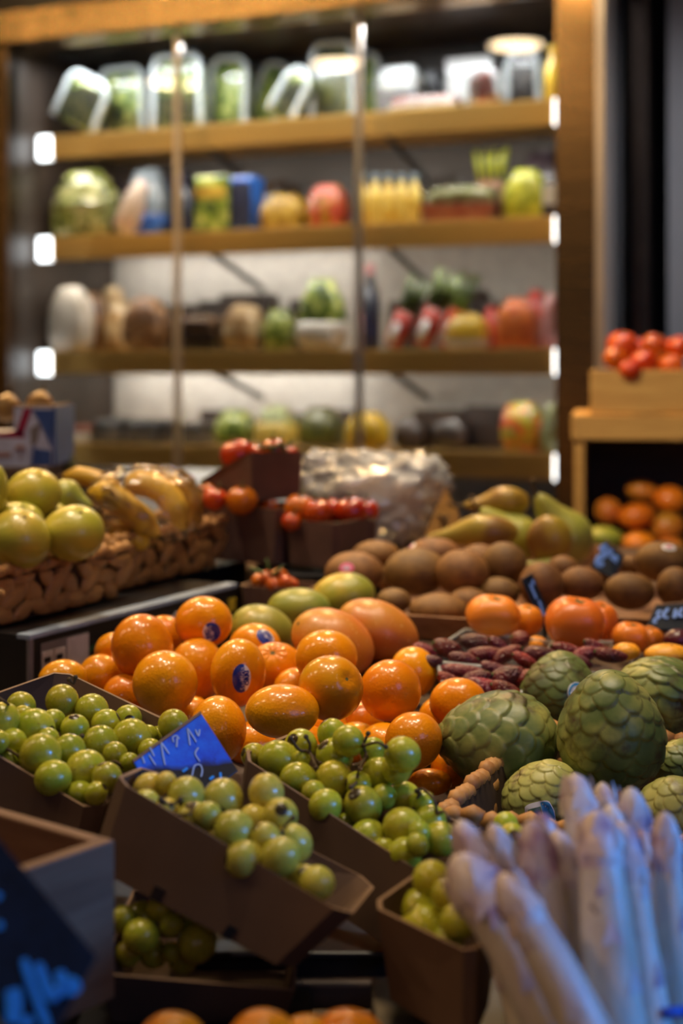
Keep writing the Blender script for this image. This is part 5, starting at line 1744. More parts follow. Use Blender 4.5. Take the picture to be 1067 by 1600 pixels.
bt, c, n = slab('price_tag', [P(209, 1191, 1.095), P(315, 1115, 1.135), P(372, 1204, 1.115), P(262, 1282, 1.075)], 0.003, MAT['slateblue'],
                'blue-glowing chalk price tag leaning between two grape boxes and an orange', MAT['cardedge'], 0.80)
for ln in ([(222, 1182), (226, 1193)], [(233, 1180), (243, 1196)], [(234, 1168), (241, 1182)], [(252, 1160), (254, 1176), (258, 1196)], [(252, 1160), (264, 1178)], [(271, 1160), (270, 1152), (276, 1150), (280, 1155)], [(277, 1152), (276, 1168)],
           [(293, 1138), (297, 1165)], [(293, 1138), (304, 1155), (306, 1160)], [(305, 1140), (310, 1150), (312, 1140)], [(312, 1190), (305, 1178), (310, 1168)], [(300, 1212), (304, 1197), (312, 1195), (316, 1203), (314, 1214)]):
    on_slab(bt, c, n, ln, 0.0007, MAT['chalkpale'])
for ln in ([(285, 1206), (293, 1200)], [(327, 1218), (334, 1213)], [(345, 1216), (344, 1207)]):
    on_slab(bt, c, n, ln, 0.0011, MAT['chalkblue'])
bg, c, n = slab('price_tag', [P(-25, 1283, 0.755), P(152, 1494, 0.735), P(62, 1660, 0.70), P(-130, 1440, 0.715)], 0.004, MAT['slate'],
                'large dark slate tag with bold blue chalk strokes at the near corner', None, 0.705)
for ln, w in (([(19, 1545), (22, 1565), (21, 1600)], 0.0042), ([(37, 1498), (50, 1540), (76, 1608)], 0.0024), ([(58, 1505), (68, 1530), (79, 1564)], 0.0028), ([(79, 1564), (86, 1552), (97, 1546), (110, 1550)], 0.0030),
              ([(94, 1516), (96, 1532), (104, 1545)], 0.0028), ([(100, 1536), (112, 1532), (121, 1542), (110, 1552)], 0.0022), ([(40, 1590), (46, 1604)], 0.0035), ([(0, 1395), (-6, 1405)], 0.002), ([(-2, 1440), (0, 1452)], 0.002)):
    on_slab(bg, c, n, ln, w, MAT['chalkblue'])
t1, c, n = slab('price_tag', [P(945, 844, 2.03), P(978, 872, 2.02), P(958, 903, 1.99), P(923, 886, 2.00)], 0.003, MAT['slate'], 'small black price tag with two pale blue chalk figures among the kiwis', MAT['cardedge'], 0.89)
for ln in ([(948, 852), (940, 858), (946, 866), (936, 872), (934, 882), (943, 880)], [(966, 872), (957, 872), (960, 882), (950, 888), (952, 896), (962, 892)], [(955, 858), (949, 868)]):
    on_slab(t1, c, n, ln, 0.0044, MAT['chalktag'])
t2, c, n = slab('price_tag', [P(817, 905, 1.765), P(832, 896, 1.79), P(863, 970, 1.775), P(849, 983, 1.75)], 0.003, MAT['slate'], 'chalk price tag seen almost edge-on between two persimmons', MAT['cardedge'], 0.865)
for ln in ([(828, 912), (838, 936)], [(842, 938), (850, 962)], [(832, 906), (834, 914)]):
    on_slab(t2, c, n, ln, 0.003, MAT['chalktag'])
t3, c, n = slab('price_tag', [P(1024, 946, 1.76), P(1090, 940, 1.76), P(1085, 985, 1.73), P(1008, 982, 1.73)], 0.003, MAT['slate'], 'black price tag with white chalk figures near the dark nectarine', MAT['cardedge'], 0.865)
for ln in ([(1034, 955), (1024, 957), (1030, 964), (1018, 970), (1026, 973)], [(1044, 950), (1036, 962), (1044, 966)], [(1056, 952), (1053, 966)], [(1066, 950), (1060, 962), (1068, 962)]):
    on_slab(t3, c, n, ln, 0.0022, MAT['chalktag'])

# ------------------------------------------------------------------ white asparagus
t = NT('white_asparagus_skin')
n1 = t.noise(22, 4, 0.6, (1, 1, 0.4))
c1 = t.ramp(n1, [(0.3, (0.50, 0.40, 0.30)), (0.55, (0.72, 0.66, 0.56)), (0.75, (0.52, 0.40, 0.42))])
c1 = t.mix(t.ramp(t.noise(55, 3, 0.6), [(0.70, (0, 0, 0)), (0.76, (1, 1, 1))]), c1, (0.16, 0.09, 0.06))
t.set(Base_Color=t.hue(c1, 0.02, 0.15), Roughness=0.32, Subsurface_Weight=0.15, Subsurface_Radius=(0.01, 0.008, 0.006), Subsurface_Scale=0.5)
t.bump(t.noise(1, 3, 0.6, (300, 300, 14)), 0.25, 0.0008)
MAT['spear'] = t.mat
t = NT('asparagus_tip')
c1 = t.ramp(t.noise(32, 3), [(0.34, (0.36, 0.19, 0.30)), (0.48, (0.66, 0.54, 0.52)), (0.7, (0.80, 0.74, 0.64))])
t.set(Base_Color=t.hue(c1, 0.03, 0.2), Roughness=0.35)
MAT['speartip'] = t.mat


def spear(px0, py0, d0, px1, py1, d1, w0, w1, bow, label, seed):
    """Tip at (px0, py0), running down to (px1, py1) and on to the shelf."""
    a, b = P(px0, py0, d0), P(px1, py1, d1)
    zb = 0.795
    if b.z > zb:
        b2 = b + (b - a) * ((b.z - zb) / (a.z - b.z))
    else:
        b2 = b
    k = (b2 - a).length / max(1e-6, (b - a).length)
    r0, r1 = w0 / 2 * d0 / FPX * 1.06, w1 / 2 * d1 / FPX * 1.06
    o = empty('asparagus_spear', b2)
    side = Vector((1, 0, 0)) * bow
    N = 26
    tip_len = 0.034
    L = (b2 - a).length
    pts, rad = [], []
    for i in range(N + 1):
        s = i / N
        p = a.lerp(b2, s) + side * math.sin(math.pi * s)
        pts.append(p)
        q = s * L
        r = r0 + (r1 - r0) * min(1, q / ((b - a).length))
        rad.append(r * (1 + 0.02 * math.sin(q * 90 + seed)))
    nt = next(i for i in range(N + 1) if i / N * L >= tip_len)
    org = b2
    ext = [a.lerp(b2, q) + side * math.sin(math.pi * q) for q in (nt / N * 0.55, nt / N * 0.8)]
    G().add(tube([p - org for p in ext] + [p - org for p in pts[nt:]], [rad[nt] * 0.80, rad[nt] * 0.96] + rad[nt:], 18, 0.94)).build('stem', MAT['spear'], o)
    g = G()
    m = 16
    tp, tr = [], []
    for i in range(m + 1):
        s = i / m
        q = s * (nt / N)
        p = a.lerp(b2, q) + side * math.sin(math.pi * q)
        prof = (1 - (1 - min(1, s * 1.15)) ** 2.5) ** 0.5
        tp.append(p - org)
        tr.append(max(0.0008, rad[nt] * prof * (1.025 - 0.06 * max(0, s - 0.75) / 0.25)))
    g.add(tube(tp, tr, 18, 0.94))
    ax = (tp[0] - tp[-1]).normalized()
    sx = ax.cross(Vector((0, 1, 0.2))).normalized()
    sy = ax.cross(sx)
    rr = random.Random(seed)
    for j in range(8):
        s = 0.30 + 0.075 * j + rr.uniform(-0.02, 0.02)
        an = j * 2.4 + seed
        i = min(m - 1, int(s * m))
        base, R_ = tp[i + 1 if i + 1 <= m else m], tr[min(m, i + 1)]
        dirr = sx * math.cos(an) + sy * math.sin(an)
        tang = ax.cross(dirr)
        h, w = 0.012, R_ * 0.6
        V = [base + dirr * R_ * 0.99 + tang * w - ax * 0.003, base + dirr * R_ * 0.99 - tang * w - ax * 0.003, base + dirr * (R_ * 0.94) + tang * w * 0.55 + ax * h * 0.55, base + dirr * (R_ * 0.94) - tang * w * 0.55 + ax * h * 0.55, base + dirr * R_ * 0.84 + ax * h, base + dirr * R_ * 1.01 - ax * 0.001, base + dirr * R_ * 1.03 + ax * h * 0.5]
        g.add(([tuple(v) for v in V], [(0, 5, 6, 2), (5, 1, 3, 6), (2, 6, 4), (6, 3, 4)]))
    g.build('tip', MAT['speartip'], o)
    for j in range(3):
        q = 0.30 + 0.2 * j + rr.uniform(-0.05, 0.05)
        p = a.lerp(b2, q) + side * math.sin(math.pi * q) - org
        R_ = rad[int(q * N)]
        an = rr.uniform(-2.6, -0.5)
        dirr = Vector((math.cos(an), math.sin(an), 0))
        dirr = (dirr - ax * dirr.dot(ax)).normalized()
        tang = ax.cross(dirr)
        w, h = R_ * 0.4, 0.016
        V = [p + dirr * R_ * 0.97 + tang * w, p + dirr * R_ * 0.97 - tang * w, p + dirr * R_ * 1.0 + ax * h, p + dirr * R_ * 1.05 + ax * h * 0.4]
        G().add(([tuple(v) for v in V], [(0, 1, 3), (0, 3, 2), (3, 1, 2)])).build('scale_leaf', MAT['speartip'], o)
    tag(o, label, 'asparagus', 'white asparagus spears')


SP = [
    (708, 1336, 0.84, 862, 1610, 0.808, 74, 108, 0.006, 'thickest asparagus spear, leaning farthest over the grape box, with an orange-lit flank'),
    (716, 1281, 0.885, 822, 1600, 0.858, 49, 67, 0.004, 'asparagus spear directly behind the thickest leaning one'),
    (768, 1286, 0.90, 850, 1600, 0.89, 40, 56, 0.002, 'short asparagus spear rising between the leaning ones and the centre'),
    (780, 1364, 0.80, 905, 1612, 0.768, 56, 83, 0.004, 'low asparagus spear with a deep purple tip beside the thickest one'),
    (828, 1282, 0.865, 885, 1600, 0.853, 54, 69, 0.0, 'pale blunt asparagus spear in the middle of the fan'),
    (846, 1270, 0.905, 905, 1600, 0.915, 40, 56, 0.0, 'asparagus spear just behind the pale blunt one'),
    (868, 1296, 0.89, 925, 1600, 0.884, 45, 58, 0.003, 'warm-toned asparagus spear beside the thick central one'),
    (897, 1208, 0.93, 942, 1500, 0.90, 52, 67, 0.0, 'tallest asparagus spear, its tip overlapping the tall custard apple'),
    (930, 1266, 0.85, 962, 1600, 0.815, 65, 94, 0.0, 'thick straight asparagus spear at the front centre'),
    (940, 1222, 0.96, 980, 1500, 0.93, 40, 56, 0.0, 'asparagus spear second tallest, behind the thick straight one'),
    (952, 1256, 0.915, 990, 1500, 0.905, 36, 52, 0.0, 'slim purple-tipped asparagus spear between the two tall ones'),
    (970, 1282, 0.855, 1012, 1600, 0.825, 49, 74, 0.0, 'asparagus spear touching the thick straight one on the basket side'),
    (984, 1230, 0.93, 1024, 1500, 0.93, 43, 58, 0.0, 'asparagus spear with a pinkish-purple pointed tip, fourth tallest'),
    (1002, 1296, 0.90, 1032, 1600, 0.875, 36, 52, 0.0, 'asparagus spear mostly hidden beside the pinkish-tipped one'),
    (1038, 1268, 0.865, 1056, 1600, 0.845, 43, 63, 0.0, 'last asparagus spear, standing apart with a dark brown tip and glossy skin'),
]
for i, s in enumerate(SP):
    spear(*s[:9], s[9], i)
# elastic band at the foot of the last spears
eb = empty('elastic_band', P(1062, 1580, 0.83))
G().add(tube(smoothpath([P(1034, 1583, 0.815) - eb.location, P(1050, 1581, 0.815) - eb.location, P(1072, 1579, 0.825) - eb.location, P(1090, 1578, 0.86) - eb.location], 4), 0.0030, 8)).build('band', MAT['bluetie'], eb)
tag(eb, 'bright blue elastic band around the foot of the last asparagus spears', 'elastic band')

# ------------------------------------------------------------------ bottom edge: tray of mandarins and wrapping paper
panelbox('mandarin_tray', [Vector(q) for q in ((-0.20, 0.735, 0.775), (0.0, 0.735, 0.775), (0.0, 0.845, 0.785), (-0.175, 0.845, 0.785))],
         [Vector(q) for q in ((-0.195, 0.74, 0.703), (-0.005, 0.74, 0.703), (-0.005, 0.84, 0.703), (-0.17, 0.84, 0.703))], 0.0025, MAT['cardpurple'], MAT['cardedge'],
         'low cardboard tray of mandarins at the very front edge of the stall', 'tray')
for i, (px, py, r, d, lab) in enumerate(((270, 1632, 48, 0.79, 'mandarin nearest the large slate tag in the front tray'), (412, 1630, 50, 0.79, 'mandarin in the middle of the front tray'), (545, 1632, 52, 0.80, 'mandarin at the asparagus side of the front tray'), (482, 1632, 44, 0.80, 'mandarin between two others in the front tray'))):
    b = Body(px, py, r * 1.15, r, d, s_orange(300 + i), rot_to((0.3, 0.2, 0.9)))
    o = b.make('mandarin', MAT['orange'], nu=48, nv=32)
    tag(o, lab, 'mandarin', 'mandarins in the front tray')
    b.disc('stem_button', 0.09, 0.09, Vector(b.R @ np.array([0, 0, 1.0])), 0, MAT['orangestem'], 0.004)


def crumple(name, x0, x1, y0, y1, z, amp, seed, mat, label, slope=0.0):
    L, L2 = Lump(seed, 26), Lump(seed + 1, 70)
    nx, ny = 50, 40
    V, Fc = [], []
    for j in range(ny + 1):
        for i in range(nx + 1):
            V.append((x0 + (x1 - x0) * i / nx, y0 + (y1 - y0) * j / ny, 0))
    V = np.array(V)
    V[:, 2] = z + slope * (V[:, 1] - y0) + amp * np.abs(L(V)) * 2 + amp * 0.5 * np.abs(L2(V))
    for j in range(ny):
        for i in range(nx):
            a = j * (nx + 1) + i
            Fc.append((a, a + 1, a + nx + 2, a + nx + 1))
    o = G().add((V, Fc)).build(name, mat, None, smooth=False)
    so = o.modifiers.new('thickness', 'SOLIDIFY')
    so.thickness = 0.0006
    return tag(o, label, 'paper')


crumple('wrapping_paper', -0.012, 0.018, 0.855, 0.995, 0.705, 0.03, 5, MAT['paper'], 'crumpled grey wrapping paper in the shade between the front grape boxes')
# ------------------------------------------------------------------ black printed carton and baskets
ca = Vector((-0.351, 1.60, 0))
cd = (Vector((-0.1497, 1.985, 0)) - ca).normalized()
cn = Vector((cd.y, -cd.x, 0))           # towards the oranges
L_, W_, Z0, Z1 = 0.44, 0.34, 0.772, 0.9035
carton = empty('fruit_carton', ca + cd * L_ / 2 - cn * W_ / 2 + Vector((0, 0, Z0)), math.atan2(cd.y, cd.x))
# local x runs along the long printed face, local -y faces the oranges
H = Z1 - Z0


def cb_(name, x0, x1, y0, y1, z0, z1, m, par=None, bevel=0.001):
    return G().add(box(x0, x1, y0, y1, z0, z1)).build(name, MAT[m], par or carton, smooth=False, bevel=bevel)


body = cb_('carton_body', -L_ / 2, L_ / 2, -W_ / 2, W_ / 2, 0.0, H - 0.006, 'blackcard')
cb_('top_rim', -L_ / 2 - 0.001, L_ / 2 + 0.001, -W_ / 2 - 0.001, -W_ / 2 + 0.018, H - 0.006, H, 'cardrim')
cb_('top_rim', -L_ / 2 - 0.001, L_ / 2 + 0.001, W_ / 2 - 0.018, W_ / 2, H - 0.006, H, 'cardrim')
cb_('lid', -L_ / 2, L_ / 2, -W_ / 2 + 0.018, W_ / 2 - 0.018, H - 0.007, H - 0.001, 'blackcard')
cb_('corner_strip', -L_ / 2 - 0.0008, -L_ / 2 + 0.006, -W_ / 2 - 0.0012, -W_ / 2 + 0.004, 0.0, H - 0.006, 'printgrey')
yf = -W_ / 2


def facepx(px, py):
    """Pixel -> local (x, z) on the printed face."""
    e = Vector((0, 0, CZ))
    ray = Vector(((px - CX) / FPX, 1, -(py - HY) / FPX))
    d = (ca - e).dot(cn) / ray.dot(cn)
    q = e + ray * d
    return (q - ca).dot(cd) - L_ / 2, q.z - Z0


def printed(name, x0, x1, z0, z1, m, par, off=0.0012):
    return G().add(box(x0, x1, yf - off - 0.0006, yf - 0.0002, z0, z1)).build(name, MAT[m], par, smooth=False)


def facetext(txt, size, x, z, m, par, off=0.0026, bold=0.0):
    V2, Fc = text2d(txt, size, bold)
    V = np.stack([V2[:, 0] + x, np.full(len(V2), yf - off), V2[:, 1] + z], 1)
    return G().add((V, Fc)).build('lettering', MAT[m], par, smooth=False)


xa, za = facepx(63, 1001)
xm, _ = facepx(101, 990)
xe, _ = facepx(137, 982)
w1, w2 = xm - xa, xe - xm
pt = printed('printed_table', xa, xe, 0.030, 0.118, 'printgrey', carton, 0.0004)
for r_, (z0, z1) in enumerate(((0.078, 0.108), (0.034, 0.072))):
    for c_ in range(2):
        q0, q1 = xa + w1 * (0.04 + 0.5 * c_), xa + w1 * (0.48 + 0.5 * c_)
        printed('table_cell', q0, q1, z0, z1, 'printwhite', pt)
        for l_ in range(2):
            zc_ = z0 + (z1 - z0) * (0.30 + 0.38 * l_)
            G().add(box(q0 + (q1 - q0) * 0.14, q0 + (q1 - q0) * (0.84 - 0.12 * l_), yf - 0.0026, yf - 0.0019, zc_ - 0.003, zc_ + 0.003)).build('print_line', MAT['stickdark'], pt, smooth=False)
lp = printed('blank_label', xm + w2 * 0.06, xe, 0.082, 0.116, 'printwhite', carton)
printed('grey_square', xm + w2 * 0.06, xm + w2 * 0.6, 0.030, 0.076, 'printgrey', carton, 0.0006)
# oval emblem with yellow letters
xo, zo = facepx(166, 992)
V = [(xo + 0.075 * math.cos(a), yf - 0.0012, 0.062 + 0.042 * math.sin(a)) for a in np.linspace(0, 6.283, 40, endpoint=False)]
V += [(xo + 0.069 * math.cos(a), yf - 0.0012, 0.062 + 0.036 * math.sin(a)) for a in np.linspace(0, 6.283, 40, endpoint=False)]
ovl = G().add((V, [(i, (i + 1) % 40, 40 + (i + 1) % 40, 40 + i) for i in range(40)])).build('oval_emblem', MAT['printgreen'], carton, smooth=False)
facetext('ra', 0.040, xo + 0.012, 0.064, 'printyellow', ovl, 0.002, 0.001)
xs, zs = facepx(214, 958)
printed('yellow_square', xs, xs + 0.016, 0.098, 0.115, 'printyellow', carton)
xw, zw = facepx(237, 952)
wl = printed('printed_label', xw, xw + 0.05, 0.088, 0.110, 'printwhite', carton)
G().add(box(xw + 0.008, xw + 0.042, yf - 0.0026, yf - 0.0019, 0.095, 0.103)).build('print_line', MAT['stickdark'], wl, smooth=False)
xw, zw = facepx(272, 940)
printed('blank_label', xw, xw + 0.045, 0.088, 0.114, 'printwhite', carton)
xw, zw = facepx(362, 928)
printed('yellow_corner', L_ / 2 - 0.022, L_ / 2 - 0.004, 0.095, 0.112, 'printyellow', carton)
tag(carton, 'black printed fruit carton with a pale blue rim under the wicker baskets', 'carton')
# a second plain carton behind it carries the end of the far basket
c2 = empty('fruit_carton', ca + cd * (L_ + 0.125) - cn * 0.17 + Vector((0, 0, 0.772)), math.atan2(cd.y, cd.x))
G().add(box(-0.12, 0.10, -0.05, 0.17, 0, 0.129)).build('carton_body', MAT['blackcard'], c2, smooth=False, bevel=0.002)
tag(c2, 'plain dark carton behind the printed one, under the banana basket end', 'carton')

wd = Vector((0.114, 0.23, 0)).normalized()
wn = Vector((wd.y, -wd.x, 0))


def wb(p0, length, depth, zt, zb_, label, seed):
    a = Vector((p0[0], p0[1], 0))
    f = [a, a + wd * length, a + wd * length - wn * depth, a - wn * depth]
    c = sum(f, Vector()) / 4
    rim = [q + (q - c) * 0.05 + Vector((0, 0, zt)) for q in f]
    fl = [q + (c - q) * 0.04 + Vector((0, 0, zb_)) for q in f]
    return wicker('wicker_basket', rim, fl, label, 0.021, 0.034, seed)


wb((-0.400, 1.630), 0.255, 0.24, 0.968, 0.9055, 'brown wicker basket of yellow-green grapefruit on the black carton', 11)
wb((-0.297, 1.909), 0.255, 0.24, 0.974, 0.9055, 'brown wicker basket holding the wrapped bananas', 12)

# ------------------------------------------------------------------ yellow-green fruit
YG = [
    (52, 770, 44, 38, 1.79, 'yellow-green grapefruit on top of the pile, below the printed carton', 0.0),
    (28, 843, 51, 48, 1.68, 'yellow-green grapefruit lowest at the stall end, resting on the basket rim', 0.0),
    (114, 833, 49, 44, 1.71, 'yellow-green grapefruit with a dark speck beside the bananas', 0.0),
    (80, 806, 28, 22, 1.80, 'grapefruit half hidden between the two front ones', 0.0),
    (26, 812, 42, 28, 1.76, 'yellow-green grapefruit behind the lowest one', 0.0),
    (-10, 765, 22, 40, 1.74, 'grapefruit cut off at the stall end, beside the topmost one', 0.0),
]
yg = []
for i, (px, py, rx, ry, d, lab, roll) in enumerate(YG):
    b = Body(px, py, rx, ry, d, s_oval(400 + i, 0.05, taper=0.06), rot_to((0.2, 0.3, 0.9), i))
    b.lab = lab
    yg.append(b)
relax(yg, 100, 0.96, 0.10)
for b in yg:
    o = b.make('grapefruit', MAT['pomelo'], nu=44, nv=30)
    tag(o, b.lab, 'grapefruit', 'yellow-green grapefruit in the basket')
    b.disc('stem_scar', 0.06, 0.06, Vector((0.3, -0.5, 0.7)).normalized(), 0, MAT['stembrown'], 0.004)
pp = Body(112, 774, 34, 25, 1.86, s_pear(3), rot_to((0.86, -0.1, -0.42), 0), ryd=26)
o = pp.make('pear', MAT['peargreen'], nu=40, nv=28)
tag(o, 'pale green pear with its tip pointing down to the bananas', 'pear')
stalk(o, pp, Vector((0.86, -0.1, -0.42)), 0.014, 0.0022, MAT['stembrown'])

# ------------------------------------------------------------------ bananas in their bag
def banana(pxs, w, label, group='bananas in the far basket'):
    pts = [P(*q) for q in pxs]
    sp = smoothpath(pts, 6)
    n_ = len(sp)
    rad = []
    for i in range(n_):
        s = i / (n_ - 1)
        rad.append(w / 2 * pxs[0][2] / FPX * min(1, 0.32 + 3.2 * s, 0.25 + 4.5 * (1 - s)))
    o = empty('banana', sum(pts, Vector()) / len(pts))
    G().add(tube([p - o.location for p in sp], rad, 10)).build('peel', MAT['banana'], o)
    a, b = sp[-1] - o.location, (sp[-1] - sp[-2]).normalized()
    G().add(tube([a - b * 0.002, a + b * 0.006, a + b * 0.012], [rad[-1], rad[-1] * 0.7, rad[-1] * 0.5], 8)).build('stalk_end', MAT['stembrown'], o)
    a, b = sp[0] - o.location, (sp[0] - sp[1]).normalized()
    G().add(tube([a - b * 0.002, a + b * 0.003, a + b * 0.006], [rad[0], rad[0] * 0.8, rad[0] * 0.5], 8)).build('blossom_tip', MAT['stembrown'], o)
    tag(o, label, 'banana', group)


banana([(100, 744, 2.04), (130, 745, 2.03), (160, 754, 2.02), (190, 776, 2.01)], 30, 'banana lying at the back, outside the wrapped bunch')
banana([(140, 770, 1.95), (172, 775, 1.94), (205, 800, 1.93), (248, 838, 1.93)], 44, 'wrapped banana nearest the grapefruit')
banana([(196, 768, 2.0), (222, 755, 1.99), (262, 775, 1.98), (286, 828, 1.97)], 42, 'wrapped banana arching over the middle of the bunch')
banana([(222, 760, 2.06), (252, 748, 2.06), (286, 772, 2.05), (304, 822, 2.04)], 40, 'wrapped banana at the tomato end of the bunch')
banana([(165, 838, 1.93), (190, 832, 1.93), (215, 844, 1.93), (230, 852, 1.94)], 28, 'banana lowest in the basket under the wrap')


def bagmesh(name, pts, rx, ry, rz, seed, mat, crink, label, cat='bag'):
    """Crinkled film hull round a centre."""
    X_, Fc = sphere(72, 52)
    L, L2, L3 = Lump(seed, 3, 9), Lump(seed + 1, 8, 12), Lump(seed + 2, 17, 14)
    r = 1 + crink * (L(X_) + 1.3 * np.abs(L2(X_)) + 1.1 * np.abs(L3(X_)))
    V = np.sign(X_) * np.abs(X_) ** 0.8 * r[:, None] * np.array([rx, ry, rz])
    o = G().add((V, Fc)).build(name, mat, None, loc=pts)
    return tag(o, label, cat)


bagmesh('plastic_bag', P(226, 788, 1.985), 0.074, 0.075, 0.052, 21, MAT['bagtight'], 0.13, 'tight clear plastic wrap around the bunch of bananas')

# ------------------------------------------------------------------ printed carton with onions behind the grapefruit
kr = empty('wooden_crate', (-0.64, 2.37, 0.772))
for a in ((-0.17, 0.17, -0.12, -0.11, 0, 0.265), (-0.17, 0.17, 0.11, 0.12, 0, 0.265), (-0.17, -0.16, -0.11, 0.11, 0, 0.265), (0.16, 0.17, -0.11, 0.11, 0, 0.265)):
    G().add(box(*a)).build('side_board', MAT['wooddark'], kr, smooth=False, bevel=0.001)
G().add(box(-0.17, 0.17, -0.12, 0.12, 0.265, 0.275)).build('top_board', MAT['wooddark'], kr, smooth=False, bevel=0.001)
tag(kr, 'dark wooden crate hidden behind the grapefruit, under the printed onion carton', 'crate')
oc = [P(-90, 636, 2.30), P(84, 634, 2.30)]
pc = empty('printed_carton', (oc[0] + oc[1]) / 2 * 1.0)
pc.location.z = 1.048
x0, x1 = oc[0].x - pc.location.x, oc[1].x - pc.location.x
hh = 1.142 - 1.048
xr = P(22, 634, 2.30).x - pc.location.x
G().add(box(x0, x1, 0.0, 0.16, 0, hh * 0.55)).build('carton_body', MAT['printlilac'], pc, smooth=False, bevel=0.001)
pan = G().add(box(xr, x1, 0.0, 0.004, hh * 0.55, hh)).build('end_flap', MAT['printlilac'], pc, smooth=False)
G().add(box(x1 - 0.002, x1 + 0.003, 0.0, 0.16, 0, hh)).build('side_flap', MAT['printblue'], pc, smooth=False)
G().add(box(xr, x1, 0.0, 0.16, hh, hh + 0.002)).build('folded_top', MAT['card'], pc, smooth=False)
mm = lambda px: P(px, 634, 2.30).x - pc.location.x
zz = lambda py: P(0, py, 2.298).z - pc.location.z
for nm, m, q in (('red_stripe', 'printred', [(24, 678), (38, 638), (50, 638), (36, 680)]), ('blue_patch', 'printblue', [(50, 640), (84, 640), (80, 700), (62, 660)]), ('blue_patch', 'printblue', [(52, 700), (80, 704), (80, 728), (50, 728)]), ('red_band', 'printred', [(-60, 684), (34, 672), (40, 684), (-60, 692)]), ('grey_patch', 'printgrey', [(46, 670), (64, 660), (58, 690), (50, 700)])):
    V = [(mm(px), -0.0008, zz(py)) for px, py in q] + [(mm(px), 0.0002, zz(py)) for px, py in q]
    G().add((V, [(0, 1, 2, 3), (7, 6, 5, 4), (0, 4, 5, 1), (1, 5, 6, 2), (2, 6, 7, 3), (3, 7, 4, 0)])).build(nm, MAT[m], pan, smooth=False)
fl = G().add(box(mm(-80), mm(49), -0.012, -0.009, zz(730), zz(684))).build('white_flap', MAT['printlilac'], pc, smooth=False)
G().add(box(mm(-4), mm(20), -0.0128, -0.0121, zz(714), zz(706))).build('print_line', MAT['printbrown'], fl, smooth=False)
pg = G()
for k in range(6):
    a = -0.3 + k * 0.75
    pg.add(tube([(mm(34), -0.0126, zz(700)), (mm(34) + 0.006 * math.cos(a), -0.0128, zz(700) + 0.006 * math.sin(a)), (mm(34) + 0.010 * math.cos(a), -0.0126, zz(700) + 0.008 * math.sin(a) - 0.002)], [0.0012, 0.0016, 0.0005], 6))
pg.add(tube([(mm(34), -0.0126, zz(700)), (mm(35), -0.0126, zz(708)), (mm(34), -0.0126, zz(718))], 0.001, 6))
pg.build('palm_emblem', MAT['printbrown'], fl)
tag(pc, 'blue, white and crimson printed carton holding onions', 'carton')
for i, (px, py, r, d, lab) in enumerate(((10, 636, 22, 2.36, 'brown onion in the printed carton, beside the crimson stripe'), (62, 630, 20, 2.40, 'brown onion showing over the folded edge of the printed carton'), (-25, 640, 24, 2.36, 'brown onion at the stall end of the printed carton'))):
    b = Body(px, py, r, r, d, s_oval(430 + i, 0.04, tip=0.15), rot_to((0.2, 0.1, 0.9)))
    o = b.make('onion', MAT['onion'], nu=32, nv=22)
    tag(o, lab, 'onion')
    stalk(o, b, (0.2, 0.1, 0.95), 0.012, 0.002, MAT['stembrown'])
b = Body(90, 722, 26, 42, 2.44, s_oval(440, 0.04), rot_to((0.5, 0, 0.8)), roll=0.45)
o = b.make('squash', MAT['squash'], nu=32, nv=24)
tag(o, 'dark green squash leaning beside the printed carton', 'squash')
stalk(o, b, (-0.4, 0.0, 0.9), 0.014, 0.004, MAT['stembrown'])
G().add(lathe([(0.05, 0), (0.045, 0.10), (0.04, 0.23)], 20)).build('dark_tub', MAT['blackcard'], None, loc=(b.pos().x + 0.03, 2.56, 0.772))
tag(bpy.data.objects['dark_tub'], 'dark upturned tub beneath the leaning squash', 'tub')

# ------------------------------------------------------------------ tomato trays
def ttray(front, depth, z0, z1, name, label, mat='cardpurple'):
    """front: (px left, px right, d left, d right) of the near face."""
    a = P(front[0], 800, front[2])
    b = P(front[1], 800, front[3])
    ux = Vector((b.x - a.x, b.y - a.y, 0)).normalized()
    nv = Vector((-ux.y, ux.x, 0))
    q = [Vector((a.x, a.y, 0)), Vector((b.x, b.y, 0))]
    q += [q[1] + nv * depth, q[0] + nv * depth]
    c = sum(q, Vector()) / 4
    rim = [p + Vector((0, 0, z1)) for p in q]
    flo = [p + (c - p) * 0.07 + Vector((0, 0, z0)) for p in q]
    return panelbox(name, rim, flo, 0.0025, MAT[mat], MAT['cardedge'], label, 'tray', 'tomato trays', chamfer=0.008)


Z = lambda py, d: CZ - (py - HY) / FPX * d
blackcrate(-0.13, 0.075, 2.06, 2.36, 0.862, 0.905, 'dark upturned crate carrying the tomato trays')
ttray((300, 437, 2.19, 2.11), 0.12, 0.912, Z(798, 2.1), 'tomato_tray', 'lower tomato tray nearest the bananas')
ttray((443, 525, 2.12, 2.07), 0.12, 0.912, Z(818, 2.07), 'tomato_tray', 'lower tomato tray in the middle')
ttray((533, 590, 2.14, 2.15), 0.10, 0.912, Z(816, 2.12), 'tomato_tray', 'lower tomato tray nearest the crinkled clear bag')
panelbox('tomato_tray', [P(312, 750, 2.26), P(392, 707, 2.12), P(472, 706, 2.19), P(400, 712, 2.33)],
         [P(328, 776, 2.25), P(394, 783, 2.13), P(468, 778, 2.19), P(402, 768, 2.31)], 0.0025, MAT['cardpurple'], MAT['cardedge'],
         'upper tomato tray stacked cornerwise on the lower ones', 'tray', 'tomato trays')
